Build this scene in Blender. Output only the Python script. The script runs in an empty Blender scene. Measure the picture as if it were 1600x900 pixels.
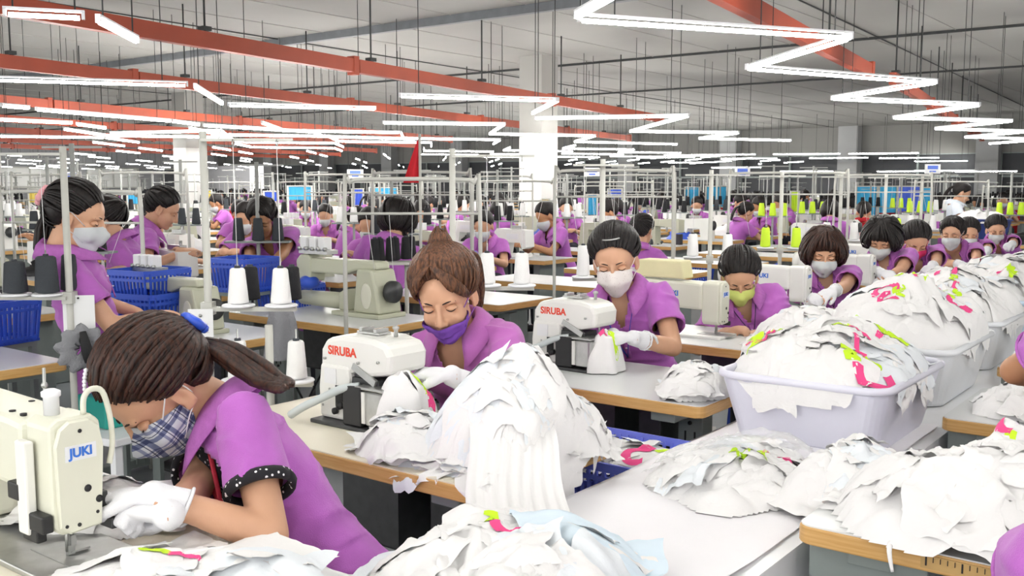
import bpy, bmesh, math, random
import numpy as np
from mathutils import Vector, Matrix, Quaternion, noise
from mathutils.bvhtree import BVHTree
PI = math.pi
sc = bpy.context.scene
COL = sc.collection

# ---------------- camera, world, exposure ----------------
CAM_H = 1.48
FPX = 1540.0
YAW = math.radians(37.5)
PITCH = math.atan((450 - 287) / FPX)
cam_data = bpy.data.cameras.new('camera')
cam = bpy.data.objects.new('camera', cam_data)
COL.objects.link(cam)
cam_data.sensor_width = 36.0
cam_data.lens = 36.0 * FPX / 1600.0
cam_data.clip_start = 0.05
cam_data.clip_end = 300
cam.location = (0, 0, CAM_H)
cam.rotation_euler = (PI / 2 - PITCH, 0, YAW)
sc.camera = cam

world = bpy.data.worlds.new('world')
sc.world = world
world.use_nodes = True
world.node_tree.nodes['Background'].inputs[0].default_value = (1.0, 0.985, 0.96, 1)
WORLD_STRENGTH = 1.2
world.node_tree.nodes['Background'].inputs[1].default_value = WORLD_STRENGTH
TUBE_STRENGTH = 38.0
sc.view_settings.view_transform = 'Standard'
sc.view_settings.look = 'None'
sc.view_settings.gamma = 1.0
sc.view_settings.exposure = 1.05
sc.cycles.max_bounces = 5
sc.cycles.diffuse_bounces = 3
sc.cycles.glossy_bounces = 2
sc.cycles.transparent_max_bounces = 10
sc.cycles.sample_clamp_indirect = 6
sc.cycles.use_light_tree = True


def at(px, py, z=None, x=None, y=None):
    """world point seen at a pixel on a given plane"""
    r = (px - 800) / FPX
    u = -(py - 450) / FPX
    fw = math.cos(PITCH) + u * math.sin(PITCH)
    up = -math.sin(PITCH) + u * math.cos(PITCH)
    X = r * math.cos(YAW) - fw * math.sin(YAW)
    Y = fw * math.cos(YAW) + r * math.sin(YAW)
    if z is not None:
        t = (z - CAM_H) / up
    elif x is not None:
        t = x / X
    else:
        t = y / Y
    return Vector((X * t, Y * t, CAM_H + up * t))


# ---------------- materials ----------------
def lin(h):
    if isinstance(h, str):
        h = h.lstrip('#')
        c = [int(h[i:i + 2], 16) / 255 for i in (0, 2, 4)]
    else:
        c = list(h)
    return [((v + 0.055) / 1.055) ** 2.4 if v > 0.04045 else v / 12.92 for v in c] + [1.0]


_mats = {}


def mat(name, col='#808080', rough=0.6, metal=0.0, var=0.06, vscale=8.0, bump=0.0, bscale=60.0, emit=None, estr=0.0,
        alpha=None, sheen=0.0, sss=0.0, coords='Object'):
    if name in _mats:
        return _mats[name]
    m = bpy.data.materials.new(name)
    m.use_nodes = True
    nt = m.node_tree
    b = nt.nodes['Principled BSDF']
    b.inputs['Roughness'].default_value = rough
    b.inputs['Metallic'].default_value = metal
    c = lin(col)
    tc = nt.nodes.new('ShaderNodeTexCoord')
    if var > 0:
        n = nt.nodes.new('ShaderNodeTexNoise')
        n.inputs['Scale'].default_value = vscale
        n.inputs['Detail'].default_value = 4
        nt.links.new(tc.outputs[coords], n.inputs['Vector'])
        r = nt.nodes.new('ShaderNodeMapRange')
        r.inputs['From Min'].default_value = 0.3
        r.inputs['From Max'].default_value = 0.7
        r.inputs['To Min'].default_value = 1 - var
        r.inputs['To Max'].default_value = 1 + var
        nt.links.new(n.outputs['Fac'], r.inputs['Value'])
        mx = nt.nodes.new('ShaderNodeVectorMath')
        mx.operation = 'SCALE'
        mx.inputs[0].default_value = c[:3]
        nt.links.new(r.outputs['Result'], mx.inputs['Scale'])
        nt.links.new(mx.outputs[0], b.inputs['Base Color'])
    else:
        b.inputs['Base Color'].default_value = c
    if bump > 0:
        n2 = nt.nodes.new('ShaderNodeTexNoise')
        n2.inputs['Scale'].default_value = bscale
        n2.inputs['Detail'].default_value = 3
        nt.links.new(tc.outputs[coords], n2.inputs['Vector'])
        bp = nt.nodes.new('ShaderNodeBump')
        bp.inputs['Strength'].default_value = bump
        bp.inputs['Distance'].default_value = 0.01
        nt.links.new(n2.outputs['Fac'], bp.inputs['Height'])
        nt.links.new(bp.outputs[0], b.inputs['Normal'])
    if emit:
        b.inputs['Emission Color'].default_value = lin(emit)
        b.inputs['Emission Strength'].default_value = estr
    if alpha is not None:
        b.inputs['Alpha'].default_value = alpha
    if sheen:
        b.inputs['Sheen Weight'].default_value = sheen
    if sss:
        b.inputs['Subsurface Weight'].default_value = sss
        b.inputs['Subsurface Radius'].default_value = (0.01, 0.004, 0.002)
        b.inputs['Subsurface Scale'].default_value = 1.0
    _mats[name] = m
    return m


M_SKIN = mat('skin', '#d2a283', 0.5, var=0.05, vscale=14, bump=0.05, bscale=180)
M_SKIN2 = mat('skin_tan', '#b98560', 0.5, var=0.05, vscale=14)
M_LIP = mat('lip', '#b06a5c', 0.4, var=0)
M_SHIRT = mat('purple_pique_cotton', '#b564bd', 0.85, var=0.05, vscale=20, bump=0.25, bscale=420, sheen=0.2)
M_SHIRTP = mat('pink_purple_cotton', '#bb6cb8', 0.85, var=0.05, vscale=20, bump=0.25, bscale=420, sheen=0.2)
M_COLLAR = mat('purple_ribbed_collar', '#b86cbc', 0.9, var=0.08, vscale=60, bump=0.3, bscale=300)
M_TROUS = mat('dark_trousers', '#23242e', 0.9, var=0.15, vscale=10)
M_SHOE = mat('shoe', '#2b2b2b', 0.7)
M_GLOVE = mat('white_knit_glove', '#ececf0', 0.95, var=0.03, bump=0.3, bscale=500)
M_WHITE = mat('white_cotton', '#efeeee', 0.9, var=0.01, vscale=30, bump=0.08, bscale=150)
M_WHITE2 = mat('bluish_white_cotton', '#e9eef3', 0.9, var=0.01, vscale=30, bump=0.08, bscale=150)
M_PINK = mat('pink_print', '#ee4c8e', 0.8, var=0.08)
M_LIME = mat('lime_print', '#c8ee28', 0.8, var=0.08)
M_CREAM = mat('cream_enamel', '#dcdccb', 0.35, var=0.03, vscale=5)
M_CREAM2 = mat('khaki_enamel', '#c2c4ae', 0.4, var=0.04, vscale=5)
M_OFFW = mat('white_enamel', '#ebebe6', 0.3, var=0.03, vscale=5)
M_STEEL = mat('brushed_steel', '#b9bab8', 0.35, 0.85, var=0.1, vscale=30)
M_DSTEEL = mat('dark_steel', '#4a4b4c', 0.45, 0.6, var=0.1, vscale=30)
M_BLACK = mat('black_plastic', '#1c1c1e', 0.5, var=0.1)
M_RUBBER = mat('black_rubber', '#202022', 0.8, var=0.1)
M_GREYP = mat('grey_painted_steel', '#87908d', 0.5, var=0.06, vscale=6)
M_POLE = mat('pale_grey_paint', '#bfbfb8', 0.45, var=0.05, vscale=6)
M_WPLA = mat('white_plastic', '#eff0f3', 0.35, var=0.02)
M_BLUE = mat('blue_plastic', '#2f55c8', 0.4, var=0.08)
M_VIOLETBLUE = mat('violet_blue_plastic', '#6c78dc', 0.4, var=0.06)
M_TEAL = mat('teal_plastic', '#2aa094', 0.5, var=0.08)
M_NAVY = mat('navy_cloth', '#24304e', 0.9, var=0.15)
M_DCONE = mat('charcoal_thread', '#3b3f44', 0.9, var=0.1, bump=0.4, bscale=300)
M_BCONE = mat('black_thread', '#17171b', 0.8, var=0.1, bump=0.4, bscale=300)
M_WCONE = mat('white_thread', '#efefee', 0.85, var=0.03, bump=0.3, bscale=300)
M_LCONE = mat('lime_thread', '#cdef3a', 0.85, var=0.05)
M_RED = mat('red_paint', '#9c3f24', 0.5, var=0.08, vscale=4)
M_REDC = mat('red_cloth', '#c2202c', 0.9, var=0.08, bump=0.2)
M_GREYC = mat('grey_cloth', '#8a8b8f', 0.95, var=0.1, bump=0.5, bscale=120)
M_YEL = mat('yellow_plastic', '#e0c85a', 0.5)
M_CYAN = mat('cyan_cloth', '#3fa9d8', 0.8, var=0.1)
M_CARD = mat('white_card', '#e8e9ea', 0.7, var=0.03)
M_TUBE = mat('lit_tube', '#ffffff', 0.4, var=0, emit='#fffdf8', estr=TUBE_STRENGTH)
M_ROD = mat('dark_rod', '#3a3c3c', 0.6, 0.3)


# ---------------- mesh builder ----------------
class MB:
    def __init__(s):
        s.v = []
        s.f = []
        s.sm = []
        s.mi = []
        s.cur = 0

    def add(s, vs, fs, smooth=False):
        o = len(s.v)
        s.v.extend([tuple(v) for v in vs])
        s.f.extend([tuple(i + o for i in f) for f in fs])
        s.sm.extend([smooth] * len(fs))
        s.mi.extend([s.cur] * len(fs))
        return s

    def box(s, c, size, R=None):
        hx, hy, hz = size[0] / 2, size[1] / 2, size[2] / 2
        vs = [Vector((x, y, z)) for z in (-hz, hz) for y in (-hy, hy) for x in (-hx, hx)]
        if R is not None:
            vs = [R @ v for v in vs]
        c = Vector(c)
        return s.add([c + v for v in vs], [(0, 2, 3, 1), (4, 5, 7, 6), (0, 1, 5, 4), (2, 6, 7, 3), (0, 4, 6, 2), (1, 3, 7, 5)])

    def bar(s, p0, p1, w, h=None, up=(0, 0, 1)):
        h = h or w
        p0, p1 = Vector(p0), Vector(p1)
        d = (p1 - p0)
        L = d.length
        d.normalize()
        u = Vector(up)
        if abs(d.dot(u)) > 0.98:
            u = Vector((1, 0, 0))
        r = d.cross(u).normalized()
        u = r.cross(d)
        R = Matrix((r, d, u)).transposed()
        return s.box((p0 + p1) / 2, (w, L, h), R)

    def prism(s, pts, axis, a, b, bev=0.0):
        """pts 2-D outline; axis 'x','y','z' extruded a..b"""
        n = len(pts)

        def mk(p, t):
            if axis == 'x':
                return (t, p[0], p[1])
            if axis == 'y':
                return (p[0], t, p[1])
            return (p[0], p[1], t)
        if bev > 0:
            cx = sum(p[0] for p in pts) / n
            cy = sum(p[1] for p in pts) / n
            rad = max(math.hypot(p[0] - cx, p[1] - cy) for p in pts)
            k = 1 - bev / rad
            inn = [(cx + (p[0] - cx) * k, cy + (p[1] - cy) * k) for p in pts]
            rings = [[mk(p, a) for p in inn], [mk(p, a + bev) for p in pts], [mk(p, b - bev) for p in pts], [mk(p, b) for p in inn]]
        else:
            rings = [[mk(p, a) for p in pts], [mk(p, b) for p in pts]]
        vs = [p for r in rings for p in r]
        fs = [tuple(range(n))[::-1], tuple(range((len(rings) - 1) * n, len(rings) * n))]
        for k in range(len(rings) - 1):
            for i in range(n):
                j = (i + 1) % n
                fs.append((k * n + i, k * n + j, (k + 1) * n + j, (k + 1) * n + i))
        return s.add(vs, fs)

    def tube(s, pts, rad, n=8, smooth=True, caps=True, flat=1.0, up=None):
        pts = [Vector(p) for p in pts]
        if not hasattr(rad, '__len__'):
            rad = [rad] * len(pts)
        vs = []
        prev = None
        for i, p in enumerate(pts):
            a = pts[max(i - 1, 0)]
            b = pts[min(i + 1, len(pts) - 1)]
            d = (b - a)
            if d.length < 1e-9:
                d = Vector((0, 0, 1))
            d.normalize()
            if prev is None:
                u = Vector(up) if up is not None else (Vector((0, 0, 1)) if abs(d.z) < 0.9 else Vector((1, 0, 0)))
            else:
                u = prev
            u = (u - d * u.dot(d))
            if u.length < 1e-6:
                u = d.orthogonal()
            u.normalize()
            prev = u
            w = d.cross(u)
            for k in range(n):
                t = 2 * PI * k / n
                vs.append(p + (w * math.cos(t) + u * math.sin(t) * flat) * rad[i])
        fs = []
        m = len(pts)
        for i in range(m - 1):
            for k in range(n):
                j = (k + 1) % n
                fs.append((i * n + k, i * n + j, (i + 1) * n + j, (i + 1) * n + k))
        if caps:
            fs.append(tuple(range(n))[::-1])
            fs.append(tuple(range((m - 1) * n, m * n)))
        return s.add(vs, fs, smooth)

    def cyl(s, p0, p1, r0, r1=None, n=12, smooth=True):
        r1 = r0 if r1 is None else r1
        return s.tube([p0, p1], [r0, r1], n, smooth)

    def lathe(s, prof, o=(0, 0, 0), axis=(0, 0, 1), n=16, smooth=True):
        o = Vector(o)
        ax = Vector(axis).normalized()
        u = ax.orthogonal().normalized()
        w = ax.cross(u)
        vs = []
        for r, z in prof:
            for k in range(n):
                t = 2 * PI * k / n
                vs.append(o + ax * z + (u * math.cos(t) + w * math.sin(t)) * max(r, 1e-5))
        m = len(prof)
        fs = []
        for i in range(m - 1):
            for k in range(n):
                j = (k + 1) % n
                fs.append((i * n + k, i * n + j, (i + 1) * n + j, (i + 1) * n + k))
        fs.append(tuple(range(n))[::-1])
        fs.append(tuple(range((m - 1) * n, m * n)))
        return s.add(vs, fs, smooth)

    def ell(s, c, r, R=None, n=12, m=8):
        if not hasattr(r, '__len__'):
            r = (r, r, r)
        vs = []
        c = Vector(c)
        for i in range(1, m):
            ph = PI * i / m
            for k in range(n):
                t = 2 * PI * k / n
                v = Vector((r[0] * math.sin(ph) * math.cos(t), r[1] * math.sin(ph) * math.sin(t), r[2] * math.cos(ph)))
                vs.append(c + (R @ v if R is not None else v))
        top = Vector((0, 0, r[2]))
        bot = -top
        vs.append(c + (R @ top if R is not None else top))
        vs.append(c + (R @ bot if R is not None else bot))
        fs = []
        for i in range(m - 2):
            for k in range(n):
                j = (k + 1) % n
                fs.append((i * n + k, (i + 1) * n + k, (i + 1) * n + j, i * n + j))
        T, B = len(vs) - 2, len(vs) - 1
        for k in range(n):
            j = (k + 1) % n
            fs.append((T, k, j))
            fs.append((B, (m - 2) * n + j, (m - 2) * n + k))
        return s.add(vs, fs, True)

    def limb(s, p0, p1, r0, r1, n=12):
        """tapered capsule, closed, for remeshing"""
        p0, p1 = Vector(p0), Vector(p1)
        s.tube([p0, p1], [r0, r1], n)
        s.ell(p0, r0, n=n, m=8)
        s.ell(p1, r1, n=n, m=8)
        return s

    def grid(s, P, smooth=True):
        """P[i][j] points"""
        a, b = len(P), len(P[0])
        vs = [p for row in P for p in row]
        fs = [(i * b + j, i * b + j + 1, (i + 1) * b + j + 1, (i + 1) * b + j) for i in range(a - 1) for j in range(b - 1)]
        return s.add(vs, fs, smooth)

    def mesh(s, name, mats):
        me = bpy.data.meshes.new(name)
        me.from_pydata(s.v, [], s.f)
        if not isinstance(mats, (list, tuple)):
            mats = [mats]
        for m in mats:
            me.materials.append(m)
        me.polygons.foreach_set('use_smooth', s.sm)
        me.polygons.foreach_set('material_index', s.mi)
        me.update()
        return me

    def build(s, name, mats, parent=None, loc=None, bevel=0.0):
        o = bpy.data.objects.new(name, s.mesh(name, mats))
        COL.objects.link(o)
        if parent is not None:
            o.parent = parent
        if loc is not None:
            o.location = loc
        if bevel:
            b = o.modifiers.new('bevel', 'BEVEL')
            b.width = bevel
            b.segments = 2
            b.limit_method = 'ANGLE'
            b.angle_limit = math.radians(40)
        return o


def mobj(name, me, parent=None, loc=None):
    o = bpy.data.objects.new(name, me)
    COL.objects.link(o)
    if parent is not None:
        o.parent = parent
    if loc is not None:
        o.location = loc
    return o


def tag(o, label=None, cat=None, group=None, kind=None):
    if label:
        o['label'] = label
    if cat:
        o['category'] = cat
    if group:
        o['group'] = group
    if kind:
        o['kind'] = kind
    return o


def thing(name, label, cat, loc=(0, 0, 0), rz=0.0, group=None):
    o = bpy.data.objects.new(name, None)
    COL.objects.link(o)
    o.location = loc
    o.rotation_euler = (0, 0, rz)
    return tag(o, label, cat, group)


def kids(o):
    return [c for c in o.children]


_kidcache = {}


def dup(root, loc, rz=None, label=None, group=None, scale=None):
    """copy a thing with its parts and sub-parts"""
    if root.name not in _kidcache:
        _kidcache[root.name] = [(c, list(c.children)) for c in root.children]
    r = root.copy()
    COL.objects.link(r)
    r.location = loc
    if rz is not None:
        r.rotation_euler = (0, 0, rz)
    if scale:
        r.scale = scale
    if label:
        r['label'] = label
    if group:
        r['group'] = group
    for c, gs in _kidcache[root.name]:
        k = c.copy()
        COL.objects.link(k)
        k.parent = r
        for g in gs:
            d = g.copy()
            COL.objects.link(d)
            d.parent = k
    return r


def remesh(mb, voxel, smooth=3, name='remeshed'):
    me = mb.mesh(name + '_src', [])
    o = bpy.data.objects.new(name + '_tmp', me)
    COL.objects.link(o)
    r = o.modifiers.new('r', 'REMESH')
    r.mode = 'VOXEL'
    r.voxel_size = voxel
    r.use_smooth_shade = True
    if smooth:
        s_ = o.modifiers.new('s', 'SMOOTH')
        s_.factor = 0.6
        s_.iterations = smooth
    dg = bpy.context.evaluated_depsgraph_get()
    ev = o.evaluated_get(dg)
    m2 = bpy.data.meshes.new_from_object(ev)
    n = len(m2.vertices)
    V = np.empty(n * 3, 'f')
    m2.vertices.foreach_get('co', V)
    V = V.reshape(-1, 3)
    F = [tuple(p.vertices) for p in m2.polygons]
    bpy.data.objects.remove(o)
    bpy.data.meshes.remove(me)
    bpy.data.meshes.remove(m2)
    return V, F


def np_mesh(name, V, F, mats, mi=None):
    me = bpy.data.meshes.new(name)
    me.from_pydata([tuple(map(float, v)) for v in V], [], F)
    if not isinstance(mats, (list, tuple)):
        mats = [mats]
    for m in mats:
        me.materials.append(m)
    me.polygons.foreach_set('use_smooth', [True] * len(me.polygons))
    if mi is not None:
        me.polygons.foreach_set('material_index', mi)
    me.update()
    return me


def text_obj(name, body, size, loc, R, m, parent, ext=0.0006, italic=0.0):
    cu = bpy.data.curves.new(name, 'FONT')
    cu.body = body
    cu.size = size
    cu.extrude = ext
    cu.align_x = 'CENTER'
    cu.align_y = 'CENTER'
    cu.shear = italic
    cu.offset = size * 0.03
    cu.materials.append(m)
    tmp = bpy.data.objects.new(name, cu)
    COL.objects.link(tmp)
    me = bpy.data.meshes.new_from_object(tmp.evaluated_get(bpy.context.evaluated_depsgraph_get()))
    bpy.data.objects.remove(tmp)
    o = bpy.data.objects.new(name, me)
    COL.objects.link(o)
    o.parent = parent
    o.matrix_local = Matrix.Translation(loc) @ R.to_4x4()
    return o


_ORD = ['zeroth', 'first', 'second', 'third', 'fourth', 'fifth', 'sixth', 'seventh', 'eighth', 'ninth', 'tenth', 'eleventh', 'twelfth', 'thirteenth', 'fourteenth', 'fifteenth', 'sixteenth', 'seventeenth',
        'eighteenth', 'nineteenth', 'twentieth', 'twenty-first', 'twenty-second', 'twenty-third', 'twenty-fourth', 'twenty-fifth', 'twenty-sixth', 'twenty-seventh', 'twenty-eighth', 'twenty-ninth', 'thirtieth']


def nth(k):
    return _ORD[k] if k < len(_ORD) else 'farthest'


def Rcols(x, y, z):
    return Matrix((Vector(x), Vector(y), Vector(z))).transposed()
# ---------------- setting ----------------
CEIL = 3.3
YW = 32.0
XL = -44.0


def project(p):
    x, y, z = p[0], p[1], p[2] - CAM_H
    fw = -x * math.sin(YAW) + y * math.cos(YAW)
    r = x * math.cos(YAW) + y * math.sin(YAW)
    d = fw * math.cos(PITCH) - z * math.sin(PITCH)
    u = z * math.cos(PITCH) + fw * math.sin(PITCH)
    if d < 0.05:
        return -9e9, -9e9, d
    return 800 + FPX * r / d, 450 - FPX * u / d, d


def inview(p, m=120):
    a, b, d = project(p)
    return d > 0.2 and -m < a < 1600 + m and -m < b < 900 + m


def struct(name, mb, m, parent=None):
    o = mb.build(name, m, parent)
    if parent is None:
        o['kind'] = 'structure'
    return o


M_FLOOR = mat('floor_paint', '#868c90', 0.35, var=0.1, vscale=1.2, bump=0.05, bscale=20)
M_CEIL = mat('ceiling_sheet', '#a3a29d', 0.8, var=0.05, vscale=0.7, bump=0.3, bscale=4)
M_WALL = mat('wall_grey', '#8f8f91', 0.8, var=0.05, vscale=0.5)
M_WALLD = mat('upper_wall_grey', '#807f7c', 0.8, var=0.05, vscale=0.5)
M_LOUV = mat('dark_louvre', '#3c3e42', 0.6, var=0.15, vscale=1.0)
M_PILLAR = mat('pillar_paint', '#9b9c9c', 0.7, var=0.04, vscale=2)
M_PILW = mat('pillar_white_paint', '#e4e4e0', 0.6, var=0.02, vscale=2)
M_PIPE = mat('grey_pipe', '#74787c', 0.5, 0.2, var=0.1)

struct('floor', MB().box(((XL + 12) / 2, (YW - 6) / 2, -0.05), (12 - XL, YW + 6, 0.1)), M_FLOOR)
struct('ceiling', MB().box(((XL + 12) / 2, (YW - 6) / 2 + 2, CEIL + 0.05), (12 - XL, YW + 6, 0.1)), M_CEIL)
wf = struct('wall_far', MB().box(((XL + 12) / 2, YW + 0.1, 0.5), (12 - XL, 0.2, 1.0)).box(((XL + 12) / 2, YW + 0.1, 2.85), (12 - XL, 0.2, 0.9)), M_WALLD)
wl = struct('wall_left', MB().box((XL - 0.1, YW / 2, CEIL / 2), (0.2, YW + 4, CEIL)), M_WALL)
# louvred windows of the far wall between pillars
px_ = [-6.7 - 4.1 * k for k in range(9)] + [-2.6, 1.5, 5.6]
px_.sort()
for i in range(len(px_) - 1):
    a, b = px_[i] + 0.3, px_[i + 1] - 0.3
    w = MB().box(((a + b) / 2, YW + 0.12, 1.7), (b - a + 0.6, 0.05, 1.4))
    win = struct('window_%d' % (i + 1), w, M_LOUV)
    fr = MB()
    for z in (1.0, 1.7, 2.4):
        fr.box(((a + b) / 2, YW + 0.05, z), (b - a, 0.08, 0.06))
    for x in (a, (a + b) / 2, b):
        fr.box((x, YW + 0.05, 1.7), (0.06, 0.08, 1.4))
    fr.build('window_frame', M_GREYP, win)
n = 0
for X in px_:
    struct('trim_%d' % n, MB().box((X, YW - 0.2, CEIL / 2), (0.62, 0.4, CEIL)), M_PILLAR)
    n += 1
# windows and panels of the left wall
for i, Y in enumerate((6, 10, 14, 18, 22, 26, 30)):
    w = MB().box((XL + 0.02, Y, 1.75), (0.04, 2.6, 0.9))
    win = struct('window_%d' % (20 + i), w, M_PILW if i % 3 else M_LOUV)
    fr = MB()
    for z in (1.3, 2.2):
        fr.box((XL + 0.05, Y, z), (0.06, 2.7, 0.06))
    for y in (-1.3, 0, 1.3):
        fr.box((XL + 0.05, Y + y, 1.75), (0.06, 0.06, 0.9))
    fr.build('window_frame', M_POLE, win)
# free-standing columns of the hall
for X, Y, s in ((-8.53, 11.75, 0.4), (-17.6, 12.1, 0.44), (-26.5, 12.2, 0.44)):
    o = struct('trim_%d' % n, MB().box((X, Y, 1.1), (s, s, 2.2)), M_PILW)
    MB().box((X, Y, 2.75), (s * 0.995, s * 0.995, 1.1)).build('upper_shaft', M_CEIL, o)
    n += 1
# ceiling purlins across the hall and thin battens along it
for i, Y in enumerate((8.3, 12.7, 17.1)):
    r = 0.045 if i == 0 else 0.016
    struct('trim_%d' % n, MB().box(((XL + 8) / 2, Y, CEIL - r), (8 - XL, r * 1.6, r * 2)), M_PIPE if i == 0 else M_ROD)
    n += 1
for X in (-4.1, -10.4, -18):
    struct('trim_%d' % n, MB().bar((X + 0.8, 0, CEIL - 0.008), (X - 1.0, YW, CEIL - 0.008), 0.012, 0.012), M_ROD)
    n += 1
# sheets of the ceiling: seams every 1.1 m across the hall as shallow lips
seam = MB()
for k in range(46):
    X = 2 - k * 1.02
    seam.box((X, YW / 2, CEIL - 0.003), (0.012, YW, 0.006))
struct('trim_%d' % n, seam, M_CEIL)
n += 1

# ---------------- red hanging beams with their rods ----------------
BEAMS = [((-5.75, 2.2), (-7.75, 14.0)), ((-8.1, 2.0), (-11.6, 19.5)), ((-11.7, 3.0), (-15.2, 17.5)), ((-15.0, 3.0), (-18.5, 20)),
         ((-18.2, 4.0), (-22.2, 22)), ((-22.2, 5.0), (-26, 24)), ((-2.2, 3.4), (-2.98, 9.25)), ((-26.2, 7.0), (-30, 26)), ((-3.0, 10.0), (-5.2, 24.0))]
beam_lab = ['red painted steel beam crossing below the ceiling, topmost at left', 'red steel beam second from the top at left, passing behind the first',
            'red steel beam third from the top at left, lower and farther', 'faint red beam low under the ceiling, fourth at left', 'thin distant red beam fifth from the top at left',
            'very distant red beam just above the far lamps', 'short red steel beam above the zigzag lamps at upper right', 'farthest red beam near the left back wall',
            'red beam continuing far behind the upper right zigzag lamps']
rods = []
for (a, b), lab in zip(BEAMS, beam_lab):
    A, B = Vector((a[0], a[1], 2.5)), Vector((b[0], b[1], 2.5))
    t = thing('hanging_beam', lab, 'beam', A, 0, 'red hanging beams')
    L = (B - A).length
    d = (B - A).normalized()
    nseg = max(1, int(L / 3.0))
    for k in range(nseg):
        p0, p1 = d * (L * k / nseg), d * (L * (k + 1) / nseg - 0.03)
        MB().bar(p0, p1, 0.07, 0.115).build('beam_section', M_RED, t)
        MB().box(p1 - d * 0.02 + Vector((0, 0, 0.0)), (0.09, 0.06, 0.16)).build('clamp', M_RED, t)
    m = int(L / 2.0)
    for k in range(m + 1):
        p = d * (0.2 + k * 2.0)
        if p.length < L and inview(A + p, 60):
            o = MB().box((p.x, p.y, 0.08), (0.07, 0.07, 0.03)).cyl((p.x, p.y, 0.06), (p.x, p.y, CEIL - 2.5), 0.008, n=6).build('hanging_rod', M_ROD, t)

# ---------------- tube lamps ----------------


def tube_proto(L):
    h = MB().box((0, 0, 0.026), (L, 0.022, 0.010)).box((-L / 2 + 0.006, 0, 0.010), (0.012, 0.022, 0.03)).box((L / 2 - 0.006, 0, 0.010), (0.012, 0.022, 0.03))
    tb = MB().cyl((-L / 2 + 0.02, 0, 0), (L / 2 - 0.02, 0, 0), 0.0098, n=6)
    w = [MB().cyl((x, 0, 0.03), (x, 0, CEIL - LAMP_Z), 0.0035, n=4).mesh('hanger', M_ROD) for x in (-L * 0.38, L * 0.38)]
    return h.mesh('lamp_housing', M_WPLA), tb.mesh('tube', M_TUBE), w


LAMP_Z = 2.15
_tp = {}
n_lamps = 0


def lamp(a, b, label, group):
    global n_lamps
    a, b = Vector(a), Vector(b)
    L = round((b - a).length, 1)
    if L not in _tp:
        _tp[L] = tube_proto(L)
    h, tb, w = _tp[L]
    c = (a + b) / 2
    t = thing('tube_lamp', label, 'lamp', c, math.atan2(b.y - a.y, b.x - a.x), group)
    mobj('lamp_housing', h, t)
    mobj('tube', tb, t)
    if abs(c.z - LAMP_Z) > .01:
        w = [MB().cyl((x, 0, 0.03), (x, 0, CEIL - c.z), 0.0035, n=4).mesh('hanger', M_ROD) for x in (-L * 0.38, L * 0.38)]
    for q in w:
        mobj('hanger', q, t)
    n_lamps += 1
    return t


def zig(pixels, nm):
    P_ = [at(x, y, z=LAMP_Z) for x, y in pixels]
    names = ['first and nearest', 'second', 'third', 'fourth', 'fifth', 'sixth', 'seventh', 'eighth', 'ninth', 'tenth', 'eleventh', 'twelfth', 'thirteenth']
    for i in range(len(P_) - 1):
        lamp(P_[i], P_[i + 1], '%s fluorescent tube of %s' % (names[i], nm), 'tubes of ' + nm)


zig([(905, 32), (1330, 60), (1170, 108), (1460, 130), (1300, 155), (1530, 165), (1397, 185), (1580, 190), (1460, 202), (1610, 206), (1507, 215), (1640, 218), (1545, 225)],
    'the zigzag lamp line at upper right')
lamp(at(965, -8, z=LAMP_Z), at(900, 28, z=LAMP_Z), 'short stretch of lit tube cut by the top edge of the picture', 'zigzag start')
lamp(at(0, 22, z=LAMP_Z), at(137, 29, z=LAMP_Z), 'bright tube at the top left corner beside the red beam', 'left top tubes')
lamp(at(152, 33, z=LAMP_Z), at(215, 66, z=LAMP_Z), 'short slanting tube touching the topmost left beam', 'left top tubes')
zig([(-60, 124), (292, 134)], 'the long level lamp line at left')
zig([(305, 137), (347, 163)], 'the steep short lamp left of the long row')
zig([(355, 165), (588, 171)], 'the level lamp right of the steep one')
zig([(620, 151), (872, 158), (832, 178)], 'the middle zigzag under the first red beam')
zig([(838, 186), (1075, 182), (985, 206), (1155, 208), (1092, 217), (1237, 220)], 'the zigzag right of the white column')
zig([(600, 193), (788, 195), (765, 210), (930, 213), (898, 222), (1060, 226)], 'the zigzag line left of the white column')
zig([(0, 166), (48, 170)], 'the far left tube under the second beam')
zig([(55, 172), (268, 190), (312, 196)], 'the slanting lamp line below the second beam')
zig([(0, 188), (110, 193)], 'the short lamp under the slanting line')
zig([(120, 195), (165, 201)], 'the stub lamp beside the short one')
zig([(172, 209), (345, 205), (365, 220)], 'the lamp line near the red flag level at left')
zig([(320, 197), (490, 207), (505, 214), (650, 218)], 'the lamp line between second and third beam')

rnd = random.Random(5)
rows = [(-9.3 - 1.55 * k) for k in range(6)] + [(-18.8 - 2.2 * k) for k in range(11)]
far_stuff = MB()
cnt = 0
for ri, X0 in enumerate(rows):
    li = 0
    k0 = rnd.random() * 1.0
    pts = []
    Y = 6.5 + k0 + (0 if X0 > -12 else -1.0)
    side = 1
    while Y < YW - 1:
        X = X0 - 0.11 * (Y - 5.5) + side * 0.5
        pts.append(Vector((X, Y, LAMP_Z)))
        side = -side
        Y += 1.25
    for i in range(len(pts) - 1):
        c = (pts[i] + pts[i + 1]) / 2
        if not inview(c, 30) or c.x < XL + 1:
            continue
        if rnd.random() < 0.12:
            continue
        if (X0 < -14 or c.y > 22) and i % 2:
            continue
        li += 1
        lamp(pts[i], pts[i + 1], '%s visible tube from the front in the %s distant lamp row from the right' % (nth(li), nth(ri + 1)), 'distant tube lamps')
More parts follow.
